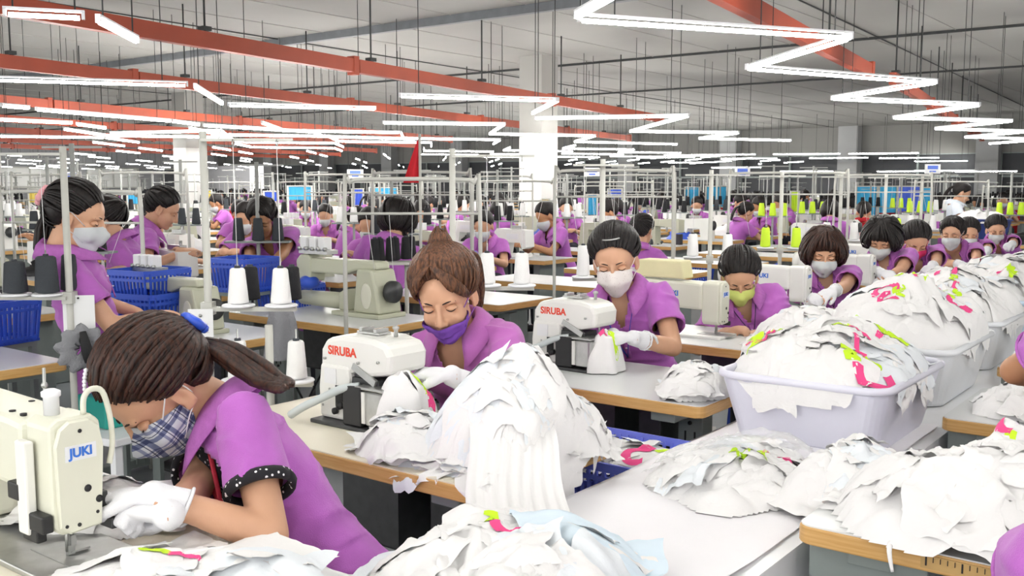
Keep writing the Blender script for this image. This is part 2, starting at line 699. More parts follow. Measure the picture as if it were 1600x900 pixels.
# second right-hand line, far
for qi, (x0, y0) in enumerate(((1240, 241), (1290, 247), (1360, 240), (1400, 247), (1330, 255), (1450, 252), (1200, 256), (1150, 248), (1110, 242), (1395, 268), (1455, 267), (1520, 268), (1130, 262), (1240, 268), (1180, 270), (1060, 254), (1020, 246))):
    c = at(x0 + 20, y0, z=LAMP_Z) if y0 < 262 else at(x0 + 20, y0, y=28)
    lamp(c - Vector((0.7, 0.25, 0)), c + Vector((0.7, 0.25, 0)), '%s of the distant tubes hanging before the dark far windows at right' % nth(qi + 1), 'tubes before the far windows')

# lamp lines extended out of view by tubes added to brighten the near heaps
for X0, lab in ((-1.9, 'zigzag line over the front workers'), (.35, 'lamp line right of the aisle')):
    y = 2.6 if X0 < 0 else 4.6
    k = 0
    side = 1
    while y > -2.5:
        k += 1
        lamp((X0 + .45 * side, y, LAMP_Z), (X0 - .45 * side, y - 1.1, LAMP_Z), '%s added tube out of the picture in the %s' % (nth(k), lab), 'added tubes above the viewer')
        side = -side
        y -= 1.25

# hanging line signs (blue print on white)
M_SIGNB = mat('sign_blue', '#5a78d8', 0.6)
for (x, y, lab) in ((925, 269, 'small white hanging sign with blue print right of the white column'), (1160, 269, 'small white hanging sign with blue print near centre right'),
                    (1457, 266, 'small white hanging sign with blue print at far right'), (112, 277, 'blue printed hanging sign at far left'), (555, 272, 'small hanging sign left of the red flag')):
    p = at(x, y, z=1.68) if y < 272 else at(x, y, z=1.6)
    p = Vector((p.x, p.y, 0)) * (15.0 / math.hypot(p.x, p.y))
    z = CAM_H + (287 - y) / FPX * 15
    t = thing('hanging_sign', lab, 'sign', (p.x, p.y, z), YAW + 0.2, 'hanging line signs')
    MB().box((0, 0, 0), (0.24, 0.01, 0.13)).build('panel', M_CARD, t)
    MB().box((0, -0.007, 0.02), (0.16, 0.004, 0.05)).box((0, -0.007, -0.035), (0.1, 0.004, 0.02)).build('print', M_SIGNB, t)
    for s in (-0.1, 0.1):
        MB().cyl((s, 0, 0.06), (s, 0, CEIL - z), 0.004, n=4).build('hanger', M_ROD, t)
# ---------------- people ----------------
HEAD_ELL = [((0, -.018, .03), (.073, .093, .085)), ((0, .03, .03), (.062, .052, .064)), ((0, .035, -.03), (.059, .05, .066)),
            ((0, .03, -.062), (.047, .05, .046)), ((0, .062, -.088), (.021, .019, .017)), ((.034, .055, -.03), (.024, .024, .026)), ((-.034, .055, -.03), (.024, .024, .026))]


def rad_ell(d, ells, c=Vector((0, 0, 0))):
    """farthest exit distance from c along d over ellipsoids"""
    best = 0.0
    for (o, r) in ells:
        ox, oy, oz = (c.x - o[0]) / r[0], (c.y - o[1]) / r[1], (c.z - o[2]) / r[2]
        dx, dy, dz = d.x / r[0], d.y / r[1], d.z / r[2]
        A = dx * dx + dy * dy + dz * dz
        B = 2 * (ox * dx + oy * dy + oz * dz)
        Cc = ox * ox + oy * oy + oz * oz - 1
        D = B * B - 4 * A * Cc
        if D > 0:
            t = (-B + math.sqrt(D)) / (2 * A)
            if t > best:
                best = t
    return best


def make_head_np():
    mb = MB()
    for c, r in HEAD_ELL:
        mb.ell(c, r, n=24, m=16)
    for s in (-1, 1):
        mb.ell((s * .026, .071, .024), (.024, .012, .009), n=12)
        mb.ell((s * .012, .091, -.034), (.008, .010, .008), n=12)
        mb.ell((s * .0765, -.010, -.010), (.008, .017, .031), Matrix.Rotation(s * 0.35, 3, 'Z') @ Matrix.Rotation(-0.15, 3, 'X'), n=12, m=12)
        mb.ell((s * .0735, -.004, -.032), (.007, .010, .010), n=10)
    mb.tube([(0, .078, .020), (0, .09, -.005), (0, .101, -.028)], [.008, .0085, .0105], 12)
    mb.ell((0, .100, -.030), (.0105, .011, .010), n=12)
    mb.ell((0, .083, -.0585), (.021, .010, .006), n=12)
    mb.ell((0, .082, -.068), (.018, .010, .0065), n=12)
    mb.tube([(0, -.022, -.04), (0, -.036, -.13)], [.049, .046], 20)
    V, F = remesh(mb, 0.0042, 4, 'head')
    for s in (-1, 1):
        g = np.exp(-(((V[:, 0] - s * .031) / .016) ** 2 + ((V[:, 2] - .004) / .011) ** 2)) * (V[:, 1] > .03)
        V[:, 1] -= g * .011
        g = np.exp(-(((V[:, 1] + .008) / .008) ** 2 + ((V[:, 2] + .008) / .014) ** 2)) * (V[:, 0] * s > .077)
        V[:, 0] -= s * g * .009
    return V, F


HEAD_V, HEAD_F = make_head_np()
HEAD_LO = None
ORI = Vector((0, -.012, .02))


def hair_r(d):
    return rad_ell(d, HEAD_ELL[:4], ORI)


def dirv(az, el):
    """az measured from face (+Y) towards +X, el elevation"""
    return Vector((math.sin(az) * math.cos(el), math.cos(az) * math.cos(el), math.sin(el)))


def hairline(az, style):
    """lowest elevation of hair for azimuth"""
    a = abs(az)
    if style == 'bob':
        pts = [(0, .30), (.55, .22), (.8, -.55), (1.3, -1.0), (PI, -1.05)]
    elif style == 'bangs':
        pts = [(0, .62), (.35, .56), (.75, .30), (1.05, -.12), (1.25, -.35), (1.45, -.1), (1.6, .12), (1.8, -.2), (1.98, -.65), (PI, -1.0)]
    else:
        pts = [(0, .72), (.45, .64), (.8, .46), (1.05, .20), (1.22, -.02), (1.40, .06), (1.6, .20), (1.78, -.05), (1.98, -.65), (2.4, -.95), (PI, -1.0)]
    if style == 'swept':
        pts = [(0, .80), (.3, .74), (.8, .34), (1.05, -.05), (1.25, -.30), (1.42, -.1), (1.6, .16), (1.78, -.1), (1.98, -.65), (2.4, -.95), (PI, -1.0)]
    for (x0, y0), (x1, y1) in zip(pts, pts[1:]):
        if a <= x1:
            t = (a - x0) / (x1 - x0)
            t = t * t * (3 - 2 * t)
            return y0 + (y1 - y0) * t
    return pts[-1][1]


def hair_mb(style, seed=0, hi=True, tail_pts=None, tie_dir=None, thick=.012, locks=120):
    rn = random.Random(seed)
    mb = MB()
    na, ne = (48, 14) if hi else (20, 7)

    def ext(d, el):
        r = hair_r(d) + .008 * max(0, min(1, el * 1.5))
        if style == 'bob':
            w = max(0, min(1, (.3 - el) / .8))
            r = max(r, .091 + .012 * w)
        return r

    P = []
    for j in range(ne + 1):
        row = []
        for i in range(na + 1):
            az = -PI + 2 * PI * i / na
            lo = hairline(az, style)
            t = j / ne
            el = PI / 2 - (PI / 2 - lo) * t
            d = dirv(az, el)
            th = thick * (1 - t ** 3 * .95) * (1 + .25 * noise.noise(Vector((az * 4, el * 3, seed))))
            if hi:
                th += .0016 * math.sin(az * 37 + 3 * noise.noise(Vector((az * 3, el * 2, seed + 5))))
            row.append(ORI + d * (ext(d, el) + th))
        P.append(row)
    # lower skirt turned inwards
    row = []
    for i in range(na + 1):
        az = -PI + 2 * PI * i / na
        d = dirv(az, hairline(az, style) + .03)
        row.append(ORI + d * (ext(d, 0) * .93))
    P.append(row)
    mb.grid(P)
    if hi and locks:
        for k in range(locks):
            az = rn.uniform(-PI, PI)
            lo = hairline(az, style)
            d0 = dirv(az, lo + rn.uniform(-.05, .06))
            if tie_dir is not None and not (style == 'bangs' and abs(az) < .75):
                d1 = tie_dir
                if style != 'bangs' and rn.random() < .4:
                    d0 = dirv(az, rn.uniform(lo, 1.1))
            else:
                d1 = dirv(az * .6 + rn.uniform(-.3, .3), 1.25)
            pts = []
            q0 = d0.normalized()
            n_ = 8
            for m in range(n_ + 1):
                t = m / n_
                d = q0.slerp(d1, t * .96)
                r = ext(d, math.asin(max(-1, min(1, d.z)))) + thick * (.12 + 1.22 * min(1, t * 3.2) ** .6 - .12 * t) + rn.uniform(0, .0015)
                pts.append(ORI + d * r)
            w = rn.uniform(.0035, .0075)
            mb.tube(pts, [w * .35] + [w] * (n_ - 1) + [w * .5], 5, True, False, .45, up=d0)
    if hi and style == 'swept':
        d1 = dirv(.12, 1.05)
        for k in range(90):
            s = 1 if k % 2 else -1
            q = rn.random()
            de = dirv(s * (.50 + .70 * q) + .05, .42 - .62 * q + rn.uniform(-.05, .05))
            pts = []
            for m in range(9):
                t = m / 8
                d = d1.slerp(de, t)
                r = ext(d, math.asin(max(-1, min(1, d.z)))) + thick * (1.0 - .45 * t) + .004 * math.sin(t * PI) + rn.uniform(0, .002)
                pts.append(ORI + d * r)
            w = rn.uniform(.004, .007)
            mb.tube(pts, [w * .6] + [w] * 7 + [w * .3], 5, True, False, .5, up=d1)
    if tail_pts:
        tp = [Vector(p) for p in tail_pts]
        m = 26 if hi else 4
        for k in range(m):
            a = rn.uniform(0, 2 * PI)
            rr = math.sqrt(rn.random()) * (1 if k else 0)
            pts = []
            L = len(tp)
            for i, p in enumerate(tp):
                t = i / (L - 1)
                sp = (.010 + .022 * math.sin(PI * min(1, t * .9 + .08))) * (1 if hi else .7)
                off = Vector((math.cos(a), math.sin(a) * .8, math.sin(a) * .5)) * rr * sp
                pts.append(p + off + Vector((rn.uniform(-1, 1), rn.uniform(-1, 1), rn.uniform(-1, 1))) * .003 * t)
            w = rn.uniform(.006, .010) if hi else .016
            mb.tube(pts, [w] * (L - 1) + [w * .15], 6, True, True, .7)
    return mb


def smooth_path(pts, n=3):
    pts = [Vector(p) for p in pts]
    out = []
    for i in range(len(pts) - 1):
        p0 = pts[max(i - 1, 0)]
        p1, p2 = pts[i], pts[i + 1]
        p3 = pts[min(i + 2, len(pts) - 1)]
        for k in range(n):
            t = k / n
            out.append(0.5 * ((2 * p1) + (-p0 + p2) * t + (2 * p0 - 5 * p1 + 4 * p2 - p3) * t * t + (-p0 + 3 * p1 - 3 * p2 + p3) * t ** 3))
    out.append(pts[-1])
    return out


MASK_ELL = HEAD_ELL[:7] + [((0, .1, -.03), (.017, .019, .016)), ((.03, .06, -.035), (.03, .026, .034)), ((-.03, .06, -.035), (.03, .026, .034)), ((0, .062, -.040), (.038, .050, .044)), ((0, .05, -.08), (.030, .038, .030))]
MC = Vector((0, 0.0, -.045))


def mask_mb(hi=True, top=.52, bot=-.85, w=1.35, pleat=False):
    na, ne = (26, 16) if hi else (10, 6)
    P = []
    for i in range(na + 1):
        a = -w + 2 * w * i / na
        k = abs(a) / w
        e0 = top * (1 - .35 * k ** 1.5)
        e1 = bot * (1 - .62 * k ** 2)
        row = []
        for j in range(ne + 1):
            t = j / ne
            el = e0 + (e1 - e0) * t
            d = dirv(a, el)
            r = rad_ell(d, MASK_ELL, MC) + .0045
            if pleat:
                r += .0016 * math.sin(t * 22)
            r += .0012 * noise.noise(Vector((a * 4, el * 5, 3)))
            row.append(MC + d * r)
        P.append(row)
    # back side for thickness
    mb = MB()
    mb.grid(P)
    Q = [[MC + (p - MC) * .975 for p in row] for row in P]
    a, b = len(P), len(P[0])
    o = len(mb.v)
    mb.grid([r[::-1] for r in Q])
    return mb


def ear_loops(mb_r=.0014):
    res = []
    for s in (-1, 1):
        pts = smooth_path([(s * .058, .045, -.012), (s * .074, .015, .012), (s * .079, -.010, .026), (s * .078, -.026, .004), (s * .078, -.020, -.03), (s * .068, .012, -.045), (s * .05, .05, -.07)], 3)
        res.append(MB().tube(pts, mb_r, 5))
    return res


def brows_lashes():
    b = []
    for s in (-1, 1):
        pts = []
        for t in np.linspace(0, 1, 7):
            x = s * (.014 + .034 * t)
            z = .024 + .006 * math.sin(t * PI * .8) - .003 * t
            y = .0835 - 10.5 * (abs(x) - .012) ** 2 + .001 - .002 * t
            pts.append((x, y, z))
        b.append(('eyebrow', MB().tube(pts, [.0015, .0022, .0024, .0022, .002, .0015, .0008], 5, True, True, .9)))
        pts = []
        for t in np.linspace(0, 1, 7):
            x = s * (.018 + .028 * t)
            z = .0035 - .006 * math.sin(PI * t) + .001 * t
            y = .0765 - 9 * (abs(x) - .031) ** 2 + .0012 - 4.5 * max(0, abs(x) - .03)*.01
            pts.append((x, y, z))
        b.append(('eyelash', MB().tube(pts, [.0007, .0013, .0016, .0016, .0016, .0014, .0006], 5)))
    return b


def lid_ells():
    return [(s, MB().ell((s * .031, .0655, .003), (.0165, .0125, .0105), n=14, m=10)) for s in (-1, 1)]


def ik(S, T, a, b, hint):
    S, T = Vector(S), Vector(T)
    d = T - S
    L = d.length
    mx = (a + b) * .995
    if L > mx:
        T = S + d * (mx / L)
        d = T - S
        L = mx
    x = (a * a - b * b + L * L) / (2 * L)
    h = math.sqrt(max(a * a - x * x, 1e-6))
    u = d.normalized()
    hv = Vector(hint)
    hv = (hv - u * hv.dot(u)).normalized()
    return S + u * x + hv * h, T


def hand_prims(mb, W, fwd, pal, side, curl=.5, inf=0.0, distal=True, hs=1.0, spread=.05):
    """W wrist, fwd pointing direction, pal palm normal, side = +1 if thumb lies on cross(fwd,pal) side"""
    fwd = Vector(fwd).normalized()
    pal = Vector(pal)
    pal = (pal - fwd * pal.dot(fwd)).normalized()
    lat = fwd.cross(pal).normalized() * side  # towards the thumb
    R = Rcols(lat, fwd, pal)
    W = Vector(W)
    mb.ell(W + fwd * .045 * hs, ((.040 + inf) * hs, (.050 + inf) * hs, (.015 + inf) * hs), R, n=16, m=10)
    mb.ell(W + fwd * .015 * hs + lat * .014 * hs, ((.020 + inf), (.03), (.015 + inf)), R, n=12, m=8)
    for k, (off, L) in enumerate(((.027, .070), (.009, .078), (-.010, .072), (-.027, .058))):
        p = W + fwd * .080 * hs + lat * off * hs
        ang = curl * (1 + .12 * k)
        d = (fwd + lat * spread * (1.5 - k)).normalized()
        dirs = []
        a = ang * .35
        r0 = .0088 + inf
        segs = (.45, .30, .25)
        rs = [r0, r0 * .92, r0 * .84, r0 * .72]
        for q in range(3 if distal else 2):
            dd = d * math.cos(a) + pal * math.sin(a)
            e = p + dd * L * segs[q] * hs
            mb.limb(p, e, rs[q], rs[q + 1], n=10)
            p = e
            a += ang * .75
    # thumb
    p = W + fwd * .022 * hs + lat * .026 * hs
    d = (fwd * .80 + lat * .42 + pal * .45).normalized()
    for q, (L, r0, r1) in enumerate(((.032, .012, .0105), (.026, .0105, .0095), (.020, .0095, .008))[:3 if distal else 2]):
        e = p + d * L * hs
        mb.limb(p, e, r0 + inf, r1 + inf, n=10)
        p = e
        d = (d + fwd * .35 + pal * .12 - lat * .15).normalized()


_person_cache = {}


def person(name, label, pelvis, headc, facing, hr=(0, -.5, 0), hands=((.15, .45, .9), (-.15, .45, .9)), style='tail', mask=None, glove=(1, 1), hi=1,
           shirt=None, hair_col=None, group=None, stand=False, fingertips=False, undershirt=False, skin=None, hand_fwd=None, elbow_out=.7, neck_l=.085,
           tail=None, seed=1, lanyard=None, pal=None, tie=None, curl=1.0, hand_pal=None, collar_open=.42, shoulder_twist=0.0, v_depth=.13, cuff=None, hs=1.1, thick=.016):
    """pelvis, headc, hands in world coordinates; facing = heading angle (rotation of +Y about Z)"""
    shirt = shirt or M_SHIRT
    hair_col = hair_col or M_HAIR
    skin = skin or M_SKIN
    base = Vector((pelvis[0], pelvis[1], 0))
    Rz = Matrix.Rotation(-facing, 3, 'Z')
    t = thing(name, label, 'person', base, facing, group)

    def L(p):
        return Rz @ (Vector(p) - base)
    pv = L(pelvis)
    hc = L(headc)
    # head frame: yaw (towards +X = person's right is positive), pitch (negative = looking down), roll
    RH = Matrix.Rotation(-hr[0], 3, 'Z') @ Matrix.Rotation(hr[1], 3, 'X') @ Matrix.Rotation(hr[2], 3, 'Y')
    RS = RH * hs
    nb = hc + RS @ Vector((0, -.030, -.075))     # where the neck leaves the skull
    up0 = (hc - pv).normalized()
    c7 = nb + (-(RH @ Vector((0, 0, 1))) * .35 - up0 * .65).normalized() * (neck_l * .62) + Vector((0, -.012, 0))
    u = (c7 - pv).normalized()
    r = Matrix.Rotation(shoulder_twist, 3, 'Z') @ Vector((1, 0, 0))
    r = (r - u * r.dot(u)).normalized()
    f = u.cross(r).normalized()
    if f.y < 0:
        f = -f
    TL = (c7 - pv).length

    def T(a, b, c):   # torso coords: right, forward, up from pelvis as a fraction of torso length
        return pv + r * a + f * b + u * (c * TL)
    RT = Rcols(r, f, u)
    sh = {s: c7 - u * .055 + r * s * .155 + f * .012 for s in (1, -1)}
    el, wr = {}, {}
    for s, hnd in ((1, hands[0]), (-1, hands[1])):
        el[s], wr[s] = ik(sh[s], L(hnd), .262, .235, Vector((s * elbow_out, -.25, -.75)))
    vox = {2: .0075, 1: .010, 0: .016}[hi]
    # --- body
    mb = MB()
    mb.tube([nb + (hc - nb) * .3, c7 - u * .02, c7 - u * .06], [.044, .047, .070], 16)
    mb.ell(T(0, .0, .78), (.135, .085, .12), RT, n=16)
    mb.ell(T(0, .0, .45), (.115, .08, .16), RT, n=16)
    mb.ell(T(0, .0, .95), (.105, .06, .05), RT, n=16)
    mb.ell(T(0, -.01, .08), (.15, .11, .12), RT, n=16)
    for s in (1, -1):
        mb.limb(sh[s], el[s], .045, .037)
        mid = el[s] + (wr[s] - el[s]) * .3
        mb.limb(el[s], mid, .037, .036)
        mb.limb(mid, wr[s], .036, .024)
        fw = (wr[s] - el[s]).normalized()
        if hand_fwd:
            hf = Rz @ Vector(hand_fwd[0 if s == 1 else 1])
        else:
            hf = (fw + Vector((-s * .25, 0, -.15))).normalized()
        hp = Rz @ Vector(hand_pal[0 if s == 1 else 1]) if hand_pal else Vector((-s * .35, 0, -1))
        if not (hi == 2):
            hand_prims(mb, wr[s], hf, hp, -1 if s == 1 else 1, curl, .001)
        el[s] = (el[s], hf, hp)
    # legs
    if stand:
        kn = {s: Vector((s * .09, .02, pv.z * .52)) for s in (1, -1)}
        an = {s: Vector((s * .10, -.02, .07)) for s in (1, -1)}
    else:
        kn = {s: Vector((s * .10, pv.y + .40, pv.z + .01)) for s in (1, -1)}
        an = {s: Vector((s * .11, pv.y + .38, .08)) for s in (1, -1)}
    hips = {s: T(s * .085, 0, .05) for s in (1, -1)}
    for s in (1, -1):
        mb.limb(hips[s], kn[s], .075, .05, 12)
        mb.limb(kn[s], an[s], .05, .034, 12)
        mb.ell(an[s] + Vector((0, .06, -.04)), (.036, .10, .028), n=12)
    V, F = remesh(mb, vox, 3 if hi else 1, 'body')
    parts = [(V, F)]
    if hi == 2:
        hb = MB()
        for s in (1, -1):
            hb.cyl(wr[s] - (el[s][1]) * .02, wr[s] + el[s][1] * .02, .0235, .022, 14)
            hand_prims(hb, wr[s], el[s][1], el[s][2], -1 if s == 1 else 1, curl, -.0006 if glove[0 if s == 1 else 1] else 0)
        Vh, Fh = remesh(hb, .0038, 2, 'hands')
        parts.append((Vh, Fh))
    RHn = np.array(RS)
    HV = (HEAD_V if hi else HEAD_V) @ RHn.T + np.array(hc)
    if hi:
        parts.append((HV, HEAD_F))
    else:
        global HEAD_LO
        if HEAD_LO is None:
            m2 = MB()
            for c, rr in HEAD_ELL:
                m2.ell(c, rr, n=12, m=8)
            m2.ell((0, .098, -.028), (.011, .012, .016))
            for s in (-1, 1):
                m2.ell((s * .0765, -.010, -.010), (.008, .017, .03))
            HEAD_LO = remesh(m2, .011, 1, 'headlo')
        parts.append((HEAD_LO[0] @ RHn.T + np.array(hc), HEAD_LO[1]))
    VV = np.concatenate([p[0] for p in parts])
    FF = []
    off = 0
    for p in parts:
        FF += [tuple(i + off for i in q) for q in p[1]]
        off += len(p[0])
    body = mobj('body', np_mesh('body', VV, FF, skin), t)
    # --- head parts
    def headpart(nm, m, ma, lab=None):
        m.v = [tuple(hc + RS @ Vector(v)) for v in m.v]
        o = m.build(nm, ma, body)
        if lab:
            o['label'] = lab
        return o
    if hi:
        for s, m in lid_ells():
            headpart('eyelid', m, skin)
        for nm, m in brows_lashes():
            headpart(nm, m, M_BROW)
    if mask:
        headpart('face_mask', mask_mb(hi > 0, pleat=(hi == 2), **mask[1]), mask[0], mask[2])
        if hi:
            for m in ear_loops():
                headpart('ear_loop', m, mask[3] if len(mask) > 3 else mask[0])
    tie_dir = Vector(tie).normalized() if tie else (Vector((0, -.85, .3)).normalized() if style != 'bob' else None)
    tl = None
    if tail:
        RHi = RH.transposed()
        tl = smooth_path([RHi @ (L(p) - hc) / hs if abs(p[2]) > .5 else Vector(p) for p in tail], 3)
    hm = hair_mb(style, seed, hi > 0, tl, tie_dir, locks={2: 260, 1: 90, 0: 0}[hi], thick=thick)
    headpart('hair', hm, hair_col)
    # --- trousers
    tb = MB()
    tb.ell(T(0, -.01, .02), (.150, .108, .12), RT, n=16)
    for s in (1, -1):
        tb.limb(hips[s], kn[s], .084, .066, 12)
        tb.limb(kn[s], an[s] + Vector((0, 0, .02)), .066, .05, 12)
    V, F = remesh(tb, .014 if hi else .022, 2, 'trousers')
    mobj('trousers', np_mesh('trousers', V, F, M_TROUS), t)
    for s in (1, -1):
        MB().ell(an[s] + Vector((0, .06, -.036)), (.045, .115, .034), n=12).build('shoe', M_SHOE, t)
    # --- shirt
    sb = MB()
    secs = [(-.22, .190, .150), (-.1, .186, .150), (.1, .170, .135), (.3, .146, .112), (.5, .150, .112), (.72, .165, .115), (.86, .170, .102), (.95, .130, .078), (1.0, .085, .066)]
    n_ = 28
    vs = []
    for (c, a, b) in secs:
        for k in range(n_):
            q = 2 * PI * k / n_
            vs.append(T(a * math.cos(q), b * math.sin(q) + (.01 if c > .6 else 0), c))
    fs = [(i * n_ + k, i * n_ + (k + 1) % n_, (i + 1) * n_ + (k + 1) % n_, (i + 1) * n_ + k) for i in range(len(secs) - 1) for k in range(n_)]
    fs += [tuple(range(n_))[::-1], tuple(range((len(secs) - 1) * n_, len(secs) * n_))]
    sb.add(vs, fs, True)
    for s in (1, -1):
        sb.ell(T(s * .068, .072, .68), (.07, .06, .07), RT, n=14)
        e = el[s][0]
        p1 = sh[s] + (e - sh[s]) * .62
        sb.limb(sh[s], sh[s] + (p1 - sh[s]) * .5, .063, .066)
        sb.tube([sh[s], p1], [.060, .071], 16)
        sb.ell(T(s * .10, .0, .93), (.075, .055, .045), RT, n=12)
    V, F = remesh(sb, {2: .0075, 1: .010, 0: .018}[hi], 5 if hi else 2, 'shirt')
    # wrinkles
    if hi:
        for i in range(len(V)):
            p = Vector(V[i])
            q = p * 7 + Vector((seed, 0, 0))
            w = 1 - abs(noise.noise(Vector((q.x * 1.2, q.y * 1.2, q.z * 2.4))) * 2)
            w2 = noise.noise(p * 22)
            dd = (V[i] - np.array(T(0, 0, .5)))
            nn = np.linalg.norm(dd) + 1e-6
            V[i] += dd / nn * (w * w * .011 - .005 + w2 * .002)
    # cut the V neck and the sleeve mouths
    c7v, un, rn_, fn = np.array(c7), np.array(u), np.array(r), np.array(f)
    keep = []
    sl = [(np.array(sh[s] + (el[s][0] - sh[s]) * .60), np.array((el[s][0] - sh[s]).normalized())) for s in (1, -1)]
    for q in F:
        c = V[list(q)].mean(0)
        dq = c - c7v
        a, b, cc = dq @ rn_, dq @ fn, dq @ un
        if cc > -.012 and math.hypot(a, b) < .062:
            continue
        if b > .0 and cc > -v_depth and abs(a) < .006 + collar_open * (cc + v_depth) * .9 and abs(a) < .07:
            continue
        bad = False
        for (sp, sd) in sl:
            w = c - sp
            al = w @ sd
            if al > 0 and np.linalg.norm(w - sd * al) < .08:
                bad = True
        if bad:
            continue
        keep.append(q)
    so = mobj('polo_shirt', np_mesh('polo_shirt', V, keep, shirt), t)
    if hi:
        s_ = so.modifiers.new('thick', 'SOLIDIFY')
        s_.thickness = .003
    if undershirt:
        ub = MB()
        ub.ell(T(0, .012, .80), (.140, .092, .115), RT, n=24, m=14)
        ub.tube([c7 - u * .07 + f * .005, c7 + u * .012 + f * .004], [.085, .060], 20)
        o = mobj('undershirt', np_mesh('undershirt', *remesh(ub, .009, 3, 'us'), M_PATT), t)
        o['label'] = 'black undershirt with small white pattern'
    # sleeve hems
    for s in (1, -1):
        e = el[s][0]
        ax = (e - sh[s]).normalized()
        pc = sh[s] + (e - sh[s]) * .60
        w = ax.orthogonal().normalized()
        v2 = ax.cross(w)
        ring = [pc + (w * math.cos(q) + v2 * math.sin(q)) * .0665 for q in np.linspace(0, 2 * PI, 25 if hi else 11)]
        o = MB().tube(ring, .0045 if not cuff else .009, 6, flat=1.6 if cuff else 1.0, up=ax).build('sleeve_hem', cuff or M_COLLAR if shirt is M_SHIRT else shirt, t)
        if cuff:
            o['label'] = 'black sleeve edge with white pattern'
    # collar
    nd = (nb - c7).normalized()
    P = []
    na = 36 if hi else 14
    for i in range(na + 1):
        al = -2.62 + 5.24 * i / na   # 0 = back
        k = abs(al) / 2.62
        d = (r * math.sin(al) - f * math.cos(al))
        low = k ** 2.5
        inn = c7 + d * (.062 + .006 * k) + u * (.048 - .050 * low) + f * .008
        topo = c7 + d * (.070 + .008 * k) + u * (.056 - .050 * low) + f * .008
        tip = .03 * max(0, (k - .55) / .45)
        out = c7 + d * (.122 + .004 * k) + u * (.004 - .050 * low - tip) + f * (.012 + .036 * low)
        base_ = c7 + d * (.066) + u * (-.015 - .035 * low) + f * .006
        P.append([base_, inn, topo, topo.lerp(out, .5) + u * .010, out])
    co = MB().grid(P).build('collar', M_COLLAR if shirt is M_SHIRT else shirt, t)
    s_ = co.modifiers.new('thick', 'SOLIDIFY')
    s_.thickness = .003
    # placket and buttons
    if hi:
        for k in range(2):
            p = T(.004, .0, .0)
        pc = []
        for q in np.linspace(0, 1, 6):
            cc = TL - v_depth - .01 - q * .12
            pc.append(pv + u * cc + f * (.118 + .012 * math.sin(q * 2)))
        pb = MB().tube(pc, .013, 6, True, True, .25, up=f).build('placket', M_COLLAR if shirt is M_SHIRT else shirt, t)
        for q in (1, 3):
            MB().ell(pc[q] + f * .006, (.005, .005, .003)).build('button', M_WPLA, pb)
    # gloves
    for idx, s in enumerate((1, -1)):
        if glove[idx] and hi:
            g = MB()
            e, hf, hp = el[s]
            fw = (wr[s] - e).normalized()
            g.cyl(wr[s] - fw * .065, wr[s] + hf * .012, .035, .029, 14)
            g.ell(wr[s], .030)
            hand_prims(g, wr[s], hf, hp, -1 if s == 1 else 1, curl, .0030, distal=not fingertips)
            o = mobj('glove', np_mesh('glove', *remesh(g, .0042 if hi == 2 else .006, 2, 'glove'), M_GLOVE), t)
            ring = []
            w = fw.orthogonal().normalized()
            v2 = fw.cross(w)
            for q in np.linspace(0, 2 * PI, 21):
                ring.append(wr[s] - fw * .064 + (w * math.cos(q) + v2 * math.sin(q)) * (.036 + .001 * math.sin(q * 8)))
            MB().tube(ring, .0035, 6).build('cuff', M_GLOVE, o)
    if lanyard:
        for s in (1, -1):
            pts = []
            for q in np.linspace(0, 1, 12):
                ang = (1 - q) * 2.2
                if q < .45:
                    a_ = q / .45
                    al = a_ * 2.3
                    p = c7 + (r * s * math.sin(al) - f * math.cos(al)) * (.078 + .012 * a_) + u * (.03 - .05 * a_) + f * .01
                else:
                    a_ = (q - .45) / .55
                    p0 = c7 + (r * s * math.sin(2.3) - f * math.cos(2.3)) * .09 + u * -.02 + f * .01
                    if lanyard[1]:
                        p1 = L(lanyard[1])
                    else:
                        p1 = pv + u * (TL * .45) + f * .14
                    p = p0.lerp(p1, a_) + f * .05 * math.sin(PI * a_) * (0 if lanyard[1] else 1) + f * .0
                pts.append(p)
            MB().tube(pts, .006, 6, True, True, .3, up=f).build('lanyard', lanyard[0], t)
    t['_c7'] = 0.0
    del t['_c7']
    info = dict(c7=c7, u=u, f=f, r=r, RH=RH, hc=hc, root=t, body=body, headpart=headpart, sh=sh, el=el, wr=wr, T=T)
    return t, info


def hair_mat(name, c1, c2):
    m = mat(name, c1, 0.5, var=0)
    m.node_tree.nodes['Principled BSDF'].inputs['Specular IOR Level'].default_value = .3
    nt = m.node_tree
    b = nt.nodes['Principled BSDF']
    tc = nt.nodes.new('ShaderNodeTexCoord')
    mp = nt.nodes.new('ShaderNodeMapping')
    mp.inputs['Scale'].default_value = (60, 60, 9)
    n = nt.nodes.new('ShaderNodeTexNoise')
    n.inputs['Scale'].default_value = 2.5
    cr = nt.nodes.new('ShaderNodeValToRGB')
    cr.color_ramp.elements[0].position = 0.35
    cr.color_ramp.elements[0].color = lin(c1)
    cr.color_ramp.elements[1].position = 0.75
    cr.color_ramp.elements[1].color = lin(c2)
    nt.links.new(tc.outputs['Object'], mp.inputs[0])
    nt.links.new(mp.outputs[0], n.inputs['Vector'])
    nt.links.new(n.outputs['Fac'], cr.inputs[0])
    nt.links.new(cr.outputs[0], b.inputs['Base Color'])
    return m


M_HAIR = hair_mat('black_hair', '#151314', '#2c2624')
M_HAIR_BR = hair_mat('dark_brown_hair', '#1d1412', '#4a2c20')
M_HAIR_CH = hair_mat('chestnut_hair', '#3a261d', '#7a5138')
M_BROW = mat('brow_hair', '#2a1c18', 0.8, var=0)


